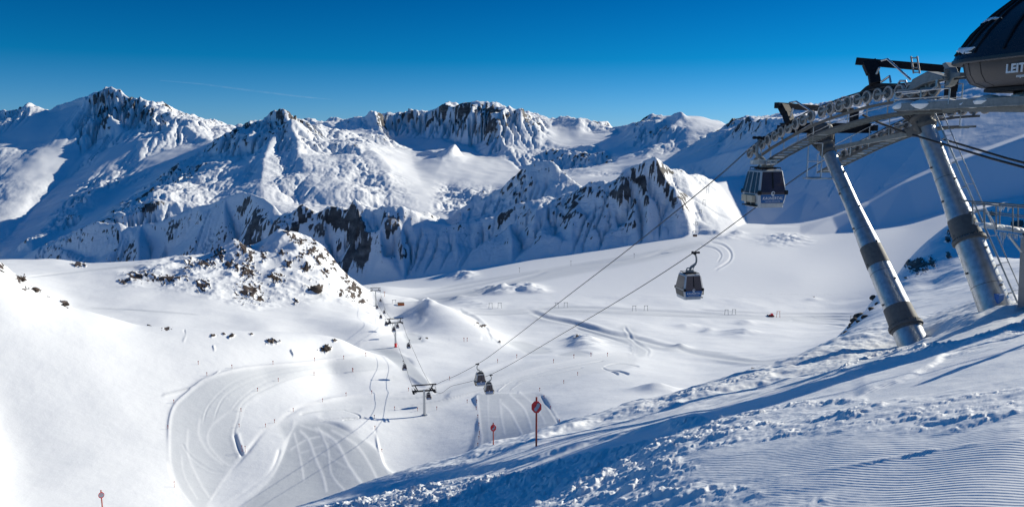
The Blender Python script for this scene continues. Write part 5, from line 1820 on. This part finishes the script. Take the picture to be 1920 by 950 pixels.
# ------------------------------------------------------------------ little service platform with icicles on a concrete pillar
YP = 25.5
o = thing('service_platform', 'iced steel platform with railing beside the ladder at the right edge', 'platform', P(1900, 440, YP))
rr = random.Random(5)
b = MB()
Wd = Vector((.25, 1, 0)).normalized() * 1.2
p0, p1 = P(1850, 428, YP), P(1990, 447, YP)
b.prism([p0, p1, p1 + Wd, p0 + Wd], Vector((0, 0, .09)))
b.tube([P(1890, 440, YP), P(1915, 472, YP)], .04, 8); b.tube([P(1844, 386, YP), P(1867, 424, YP)], .03, 6)
b.build('deck', 'galvanised', o)
b = MB()
for off in (Vector((0, 0, 0)), Wd):
    for u in (1846, 1868, 1899, 1935, 1980):
        q = P(u, 382.5 + (u - 1825) * .07, YP); b.tube([q + off, P(u, 428 + (u - 1850) * .14, YP) + off], .024, 6)
    b.tube([P(1822, 381.5, YP) + off, P(1985, 393.5, YP) + off], .028, 6)
    b.tube([P(1846, 400, YP) + off, P(1985, 415, YP) + off], .018, 6)
b.build('railing', 'zinc_grey', o)
b = MB()
for i in range(12):
    u = 1856 + i * 6.5; b.blob(P(u, 424 + (u - 1850) * .14, YP - .05) + Wd * .3, .17, i, 2, .2, (1.3, 1.4, .55))
b.build('deck_snow', 'snow_cap', o, smooth=True)
b = MB()
for i in range(26):
    u = rr.uniform(1868, 1918); q = P(u, 431 + (u - 1850) * .14, YP - .02); l = rr.uniform(.1, .32) * (1.5 if abs(u - 1883) < 9 else .7)
    b.tube([q, q - UP * l * .5, q - UP * l], [.03, .018, .002], 6)
for i in range(9):
    u = rr.uniform(1874, 1896); q = P(u, 386.5, YP); l = rr.uniform(.08, .22)
    b.tube([q, q - UP * l * .5, q - UP * l], [.028, .018, .002], 6)
b.build('icicle', 'ice', o, smooth=True)
b = MB(); c = P(1935, 500, YP)
b.hexa([P(1908, 575, YP), P(1990, 575, YP), P(1990, 575, YP) + Vector((2.2, 2, 0)), P(1908, 575, YP) + Vector((1.7, 2, 0)),
        P(1914, 441, YP), P(1990, 449, YP), P(1990, 449, YP) + Vector((2.2, 2, 0)), P(1914, 441, YP) + Vector((1.7, 2, 0))])
b.build('concrete_pillar', 'concrete', o)

# ------------------------------------------------------------------ towers down the line
def tower(i, label):
    c = tower_axis(i); gz = hit(VG, *T_PX[i]); c.z = sampler(VG)(c.x, c.y)
    r1, r2 = rope_at_tower(i, A1), rope_at_tower(i, A2)
    top = (r1.z + r2.z) / 2
    o = thing('lift_tower', label, 'tower', c, 'towers of the gondola lift')
    b = MB(); b.lathe(c - UP * 1, Vector((c.x, c.y, top)), [(0, .5), (1, .5), (top - c.z + .8, .38)], 20); b.lathe(c - UP * .4, c + UP * .35, [(0, 1.0), (.5, 1.0), (.75, .6)], 20)
    b.build('pole', 'galvanised', o, smooth=True)
    if i == 1:
        b = MB(); b.lathe(c + UP * .1, c + UP * 2.2, [(0, .62), (2, .62)], 20); b.build('red_padding', 'sign_red', o)
    m = Vector((c.x, c.y, top - .55))
    b = MB(); b.beam(m - RV * 3.4, m + RV * 3.4, .5, .42); b.build('crossarm', 'dark_steel', o)
    b = MB()
    for s in (-1, 1):
        b.beam(m + RV * 1.9 * s, m + RV * 2.9 * s + UP * 1.9, .3, .3)
    b.beam(m - RV * 3.9 + UP * 1.95, m + RV * 3.9 + UP * 1.95, .3, .32)
    b.build('lifting_frame', 'dark_steel', o)
    for A, r in ((A1, r1), (A2, r2)):
        b = MB()
        for k in range(-3, 4):
            q = r + DV * k * .52 - UP * (.26 + .01 * k * k) - UP * .02
            b.lathe(q - RV * .1, q + RV * .1, [(0, .22), (.02, .25), (.18, .25), (.2, .22)], 14)
        b.beam(r - DV * 1.9 - UP * .42, r + DV * 1.9 - UP * .42, .34, .2)
        sg = 1 if A == A2 else -1
        b.beam(r - DV * 1.8 - UP * .85 + RV * .6 * sg, r + DV * 1.8 - UP * .85 + RV * .6 * sg, .7, .06)
        for k in (-1.7, 0, 1.7):
            q = r + DV * k - UP * .85 + RV * .95 * sg; b.tube([q, q + UP * 1.0], .03, 5)
        b.tube([r - DV * 1.8 + UP * .15 + RV * .95 * sg, r + DV * 1.8 + UP * .15 + RV * .95 * sg], .03, 5)
        b.build('wheel_row', 'dark_steel', o)
    return o


tower(0, 'nearest small lift tower with a cabin hanging beside its pole')
tower(1, 'second lift tower with a red padded foot on the snow road')
tower(2, 'farthest lift tower at the right foot of the rocky knoll')


# ------------------------------------------------------------------ signs on the edge of the slope
def sign(u, v_foot, v_top, Y, kind, label, grid=None):
    c = (hit(FG, u, v_foot) if kind != 'round' else hit(VG, u, v_foot)) or P(u, v_foot, Y); Y = c.y; t = P(u, v_top, Y); h = t.z - c.z
    o = thing('piste_sign', label, 'sign', c, 'red signs')
    pr = {'big': 1.9, 'small': 1.2, 'round': 1.2}[kind] * Y / F
    b = MB(); b.tube([c - UP * .5, c + UP * h], pr, 8); b.build('post', 'sign_post', o)
    R_ = {'big': 12.5, 'small': 7.2, 'round': 6.4}[kind] * Y / F; n = 8 if kind != 'round' else 24
    zc = h - {'big': 19, 'small': 9.8, 'round': 10}[kind] * Y / F
    cc = c + UP * zc; toC = Vector((-c.x, -c.y, 0)).normalized(); x = UP.cross(toC) if 0 else Vector((-toC.y, toC.x, 0)); x = -x if x.x < 0 else x
    cc = cc + toC * (pr + .012)
    sq = .84
    ring = lambda r, e: [cc + toC * e + (x * sq * math.cos((k + .5) * 2 * math.pi / n) + UP * math.sin((k + .5) * 2 * math.pi / n)) * r for k in range(n)]
    b = MB(); b.rings([ring(R_, -.01), ring(R_, .01)]); pb = b.build('plate', 'sign_red', o)
    Q = lambda a, z, e=.016: cc + toC * e + x * a * R_ * .72 + UP * z * R_ * .86
    b = MB()
    if kind == 'big':
        b.prism([Q(-.42, -.66), Q(.0, -.78), Q(.18, -.52), Q(.66, .1), Q(.80, .5), Q(.52, .78), Q(.18, .72), Q(-.1, .12), Q(-.5, -.3)], toC * .006)
    elif kind == 'small':
        b.prism([Q(-.62, -.55), Q(.1, -.62), Q(.3, -.2), Q(.75, -.1), Q(.55, .2), Q(.62, .62), Q(.25, .7), Q(.2, .15), Q(-.2, .0), Q(-.35, -.3)], toC * .006)
    else:
        b.rings([[cc + toC * e + (x * math.cos(k * math.pi / 12) + UP * math.sin(k * math.pi / 12)) * R_ * .70 for k in range(24)] for e in (.013, .019)])
    pl_ = b.build('pale_field', 'sign_pale', pb)
    if kind == 'round':
        b = MB(); b.beam(Q(-.45, .5, .024), Q(.0, .0, .024), .05, .004, up=toC); b.beam(Q(.0, .0, .024), Q(.45, .35, .024), .03, .004, up=toC); b.build('bar', 'sign_red', pb)
    return o


sign(1005.5, 836, 744, 20, 'big', 'tall red eight-sided sign standing on the near snow edge')
sign(925, 833, 792, 34, 'small', 'smaller red sign on a thin post left of the tall red sign')
s_left = sign(192.5, 958, 918, 44, 'round', 'round red-rimmed sign on a red post at the lower left')

# ------------------------------------------------------------------ marker poles along the pistes
def marker(u, v, h_px, disc, lab, grp, name='piste_marker'):
    p = hit(VG, u, v, 60)
    if p is None:
        return
    d = p.y * 1.03; h = h_px / F * d
    b = MB(); w = max(.03, .38 * d / F); b.tube([p - UP * .4, p + UP * h], w, 5)
    if disc:
        toC = Vector((-p.x, -p.y, 0)).normalized(); q = p + UP * (h - .16) ; R_ = max(.12, 1.05 * d / F)
        b.lathe(q + toC * .02, q + toC * .1, [(0, R_), (.06, R_)], 8)
    tag(b.build(name, 'sign_post'), lab, 'marker', grp)


MK = {
 'thin marker pole along the outer edge of the curved piste': [(388, 704), (435, 690), (326, 755), (315, 803), (512, 683), (590, 677), (644.5, 673), (686, 668), (372, 683)],
 'thin marker pole along the inner edge of the curved piste': [(483, 733), (522, 715), (452, 771), (448.5, 800), (589, 704), (661, 696)],
 'thin marker pole by the hollow between the curved piste and the fan slope': [(498, 800), (515, 792), (550, 771), (605, 753), (649, 742)],
 'thin marker pole along the right border of the fan slope': [(702, 784), (703, 804), (716, 847), (740, 768)],
 'thin marker pole on the white road behind the nearest small tower': [(662, 697), (697, 738), (766, 733), (783, 770), (819, 768), (876, 755), (843, 712)],
 'thin marker pole on the left border of the groomed slope behind the red signs': [(894, 755), (893, 768), (896, 783), (898, 798), (899, 814), (898, 823), (896, 836)],
 'thin marker pole on the right border of the groomed slope behind the red signs': [(1012, 733), (1020, 747), (1032, 767), (1049, 792), (1057, 719), (1083, 704)],
 'thin marker pole on the upper road between the two mounds': [(933, 680), (969, 671), (1038, 680), (1076, 671), (1108, 668), (1139, 668), (870, 640), (876, 640)]}
for lab, pts in MK.items():
    for u, v in pts:
        marker(u, v, 7.2, True, lab, lab.replace('thin marker pole', 'marker poles'))
for (u, v), lab in (((327, 913), 'taller pole with a small plate on the lower outer edge of the curved piste'), ((744, 896), 'leftmost of three short signs where the near slope meets the valley'), ((773, 893), 'middle one of three short signs where the near slope meets the valley'), ((802, 884), 'rightmost of three short signs where the near slope meets the valley'), ((454, 846), 'left of two posts close together at the dark cut bank'), ((460, 847), 'right of two posts close together at the dark cut bank')):
    marker(u, v, 13, True, lab, None)

# ------------------------------------------------------------------ drag lift on the snowfield: small gate-shaped masts
def mast(u, v, hpx, wpx, lab, grp, mat='zinc_grey', name='drag_lift_mast', gate=True):
    p = hit(VG, u, v, 200) or P(u, v, 900)
    k = p.y / F; h = hpx * k; w = wpx * k; t = max(.12, .55 * k)
    b = MB()
    if gate:
        for s in (-1, 1):
            b.beam(p + Vector((s * w / 2 * 1.15, 0, -.5)), p + Vector((s * w / 2 * .8, 0, h)), t, t)
        b.beam(p + Vector((-w * .62, 0, h)), p + Vector((w * .62, 0, h)), t * 1.2, t * 1.2)
    else:
        b.tube([p - UP * .5, p + UP * h], t * .6, 6); b.beam(p + Vector((-w / 2, 0, h * .92)), p + Vector((w / 2, 0, h * .92)), t, t)
    return tag(b.build(name, mat), lab, 'lift mast', grp)


pairs = [((920, 937), 578, 'below the mounds in the middle of the snowfield'), ((1044, 1061), 577, 'where the left rope crosses the snowfield'), ((1189, 1211), 583, 'left of the lone gondola'), ((1362, 1376), 590, 'right of the lone gondola')]
for (ua, ub), v, where in pairs:
    mast(ua, v, 10, 6.5, 'left mast of the drag lift pair ' + where, 'drag lift masts on the snowfield')
    mast(ub, v - .5, 10, 6.5, 'right mast of the drag lift pair ' + where, 'drag lift masts on the snowfield')
mast(1459, 595, 12, 6, 'orange gate-shaped mast beside a machine on the snowfield', 'drag lift masts on the snowfield', 'orange')
mast(1597, 601, 10, 6, 'single gate-shaped mast next to the dark rocks of the spur', 'drag lift masts on the snowfield')
for u, v, lab in ((1070.5, 497.5, 'thin lift pole on the upper snowfield, middle of three'), (974, 510, 'thin lift pole on the upper snowfield, left of three'), (1189, 483.5, 'thin lift pole on the upper snowfield, right of three')):
    mast(u, v, 9, 3, lab, 'lift poles on the upper snowfield', gate=False)
mast(739, 570, 8, 7, 'small gate-shaped mast right of the farthest tower', None)
mast(721, 556, 10, 4, 'small orange-footed mast beyond the farthest tower', None, 'orange', gate=False)


def hut(u, v, wpx, hpx, mat, roofm, name, lab, cat):
    p = hit(VG, u, v, 200) or P(u, v, 1100)
    k = p.y / F; w = wpx * k; h = hpx * k
    o = thing(name, lab, cat, p)
    b = MB(); b.box(p + UP * h * .4, (1, .2, 0), (-.2, 1, 0), UP, w / 2, w * .3, h * .5); b.build('body', mat, o)
    b = MB(); b.prism([p + Vector((-w * .56, -w * .2, h * .85)), p + Vector((w * .56, -w * .2, h * .85)), p + Vector((w * .50, -w * .1, h * 1.12)), p + Vector((-w * .5, -w * .1, h * 1.12))], Vector((-.1 * w, w * .6, 0))); b.build('roof', roofm, o)
    return o


hut(752, 572, 12, 4, 'orange', 'wood', 'lift_hut', 'long low brown hut right of the farthest lift tower', 'hut')
hut(1303, 443, 7, 4, 'wood', 'snow_cap', 'lift_hut', 'small dark hut at the foot of the steep sunlit piste', 'hut')
# snow groomer
p = hit(VG, 1446, 593, 200); k = p.y / F
o = thing('snow_groomer', 'tiny dark snow machine beside the orange mast on the snowfield', 'vehicle', p)
b = MB(); b.box(p + UP * 1.0, (1, .1, 0), (-.1, 1, 0), UP, 1.8, 1.3, .5); b.box(p + UP * 2.0 + Vector((.5, 0, 0)), (1, .1, 0), (-.1, 1, 0), UP, .8, 1.1, .6); b.build('body', 'sign_red', o, bevel=.1)
b = MB()
for s in (-1, 1):
    b.box(p + UP * .5 + Vector((0, s * 1.4, 0)), (1, .1, 0), (-.1, 1, 0), UP, 2.2, .5, .45)
b.build('track', 'black', o, bevel=.15)
b = MB(); b.box(p + UP * .8 + Vector((-2.7, 0, 0)), (1, .1, 0), (-.1, 1, 0), UP, .15, 2.2, .5); b.build('blade', 'dark_steel', o)
# drag lift up the steep sunlit piste beyond the snowfield
def far_hit(u, v):
    return P(u, v, {1302: 1255, 1306: 1280, 1313: 1325, 1320: 1365, 1327: 1420}[u])


for i, (u, v) in enumerate(((1302, 441), (1306, 424), (1313, 401), (1320, 382), (1327, 356))):
    p = far_hit(u, v); b = MB()
    for s in (-1, 1):
        b.beam(p + Vector((s * 2.2, 0, -6)), p + Vector((s * 1.8, 0, 7)), .5, .5)
    b.beam(p + Vector((-2.6, 0, 7)), p + Vector((2.6, 0, 7)), .6, .5)
    tag(b.build('drag_lift_mast', 'zinc_grey'), ['lowest', 'second lowest', 'middle', 'second highest', 'highest'][i] + ' lift mast on the steep sunlit piste past the snowfield', 'lift mast', 'lift masts on the steep piste')

# ------------------------------------------------------------------ single boulders
for i, (u, v, rp_, lab) in enumerate(((612, 655, 7.5, 'lone dark boulder at the end of the long snow bank, above the curved piste'), (121, 573, 6.5, 'brown boulder poking out of the left snow crest, lowest of the group'), (39, 525, 8, 'large brown boulder near the left picture edge'), (66, 546, 7, 'brown boulder below the largest one at the left edge'), (434, 629, 4, 'small dark stone on the long snow bank below the knoll'), (590, 544, 12, 'broad dark rock at the right foot of the knoll'), (1415, 694, 6, 'dark stone at the rim of the near slope'))):
    p = hit(VG, u, v, 60)
    if p is None:
        continue
    r = rp_ * p.y / F
    b = MB(); b.blob(p + UP * r * .15, r, 40 + i, 3, .35, (1.1, .8, .62))
    tag(b.build('boulder', 'rock_brown'), lab, 'rock')
# broken rock on the rim of the shaded spur
for i, (u, v, rp_) in enumerate(((1632, 566, 8), (1640, 558, 6), (1624, 578, 9), (1614, 590, 9), (1604, 600, 7), (1622, 594, 6), (1634, 580, 5), (1597, 607, 5), (1610, 603, 4), (1586, 622, 3.5), (1592, 614, 4), (1644, 570, 5))):
    p = hit(VG, u, v, 54)
    if p is not None and p.y < 200:
        r = rp_ * p.y / F; b = MB(); b.blob(p, r, 90 + i, 3, .45, (1.15, .9, .8))
        tag(b.build('boulder', 'rock_brown'), 'dark rock on the rim of the spur, just left of the slimmer leaning pylon', 'rock', 'rocks on the rim of the spur')
# the pole right of the frame whose shadow crosses the near slope
px, py = 11.5, 13.6
b = MB(); gz = sampler(FG)(px, py)
b.tube([(px, py, gz - .5), (px, py, gz + 2.9)], .07, 10); b.box((px, py, gz + 2.6), (1, 0, 0), (0, 1, 0), UP, .2, .03, .2)
tag(b.build('snow_pole', 'sign_post'), 'marker pole right of the view, its long shadow lying across the near snow', 'pole')

# a faint old vapour trail high over the ridges
m, ns, ls, b = nodes('thin_cloud')
b.inputs['Base Color'].default_value = (.9, .92, .95, 1); b.inputs['Roughness'].default_value = 1
n = noise(ns, ls, ns.new('ShaderNodeTexCoord').outputs['Object'], .004, 5, .6)
lw = ns.new('ShaderNodeLayerWeight'); lw.inputs[0].default_value = .5
f = mth(ns, ls, 'MULTIPLY', mth(ns, ls, 'POWER', mth(ns, ls, 'SUBTRACT', 1., lw.outputs['Facing']), 2.), mth(ns, ls, 'MULTIPLY', mth(ns, ls, 'SUBTRACT', n, .3, clamp=True), .13))
tl = ns.new('ShaderNodeBsdfTranslucent'); tl.inputs[0].default_value = (.95, .96, .97, 1); tr_ = ns.new('ShaderNodeBsdfTransparent'); mxs = ns.new('ShaderNodeMixShader')
ls.new(f, mxs.inputs[0]); ls.new(tr_.outputs[0], mxs.inputs[1]); ls.new(tl.outputs[0], mxs.inputs[2]); ls.new(mxs.outputs[0], ns['Material Output'].inputs[0])
b_ = MB(); b_.tube([P(300, 151, 15000), P(380, 158, 15000), P(470, 170, 15000), P(560, 181, 15000), P(625, 187, 15000)], [5, 18, 26, 20, 4], 12)
tag(b_.build('cloud', 'thin_cloud', smooth=True), 'faint white vapour trail slanting over the left mountains', 'cloud', None, 'stuff')
# ------------------------------------------------------------------ camera, sky, sun
cam = bpy.data.cameras.new('camera'); co = bpy.data.objects.new('camera', cam); COL.objects.link(co)
cam.sensor_width = 36; cam.lens = 36 * F / 1920; cam.clip_start = .1; cam.clip_end = 60000
co.location = (0, 0, 0); co.rotation_euler = (math.pi / 2 - TH, 0, 0)
sc.camera = co
w = bpy.data.worlds.new('World'); sc.world = w; w.use_nodes = True
nt = w.node_tree; bg = nt.nodes['Background']
sky = nt.nodes.new('ShaderNodeTexSky'); sky.sky_type = 'NISHITA'; sky.sun_disc = False
sky.sun_elevation = SUN_EL; sky.sun_rotation = SUN_AZ; sky.altitude = 2800; sky.air_density = 1.0; sky.dust_density = .3; sky.ozone_density = 3.0
hs = nt.nodes.new('ShaderNodeMix'); hs.data_type = 'RGBA'; hs.blend_type = 'MULTIPLY'; hs.inputs[0].default_value = 1; tc = nt.nodes.new('ShaderNodeTexCoord'); sx = nt.nodes.new('ShaderNodeSeparateXYZ'); nt.links.new(tc.outputs['Generated'], sx.inputs[0])
rp_ = nt.nodes.new('ShaderNodeValToRGB'); nt.links.new(sx.outputs['Z'], rp_.inputs[0])
stops = [(0, (.52, .93, 1.55)), (.035, (.34, .86, 1.42)), (.093, (.02, .68, 1.12)), (.167, (.0, .54, 1.0)), (.30, (.0, .60, 1.1)), (.5, (.10, 1.0, 1.65)), (.8, (.16, 1.15, 1.8))]
el = rp_.color_ramp.elements
while len(el) < len(stops):
    el.new(.5)
for e, (k, c) in zip(el, stops):
    e.position = k; e.color = (*c, 1)
nt.links.new(rp_.outputs[0], hs.inputs[7])
nt.links.new(sky.outputs[0], hs.inputs[6]); nt.links.new(hs.outputs[2], bg.inputs[0]); bg.inputs[1].default_value = .06
sun = bpy.data.lights.new('sun', 'SUN'); sun.energy = 5.0; sun.angle = math.radians(.53); sun.color = (1, .945, .80)
so = bpy.data.objects.new('sun', sun); COL.objects.link(so); so.rotation_euler = (-SUN).to_track_quat('-Z', 'Y').to_euler()
sc.view_settings.view_transform = 'Standard'; sc.view_settings.look = 'None'; sc.view_settings.exposure = .12; sc.view_settings.gamma = 1
sc.cycles.max_bounces = 6; sc.cycles.diffuse_bounces = 1; sc.cycles.use_adaptive_sampling = True
sc.cycles.use_denoising = True
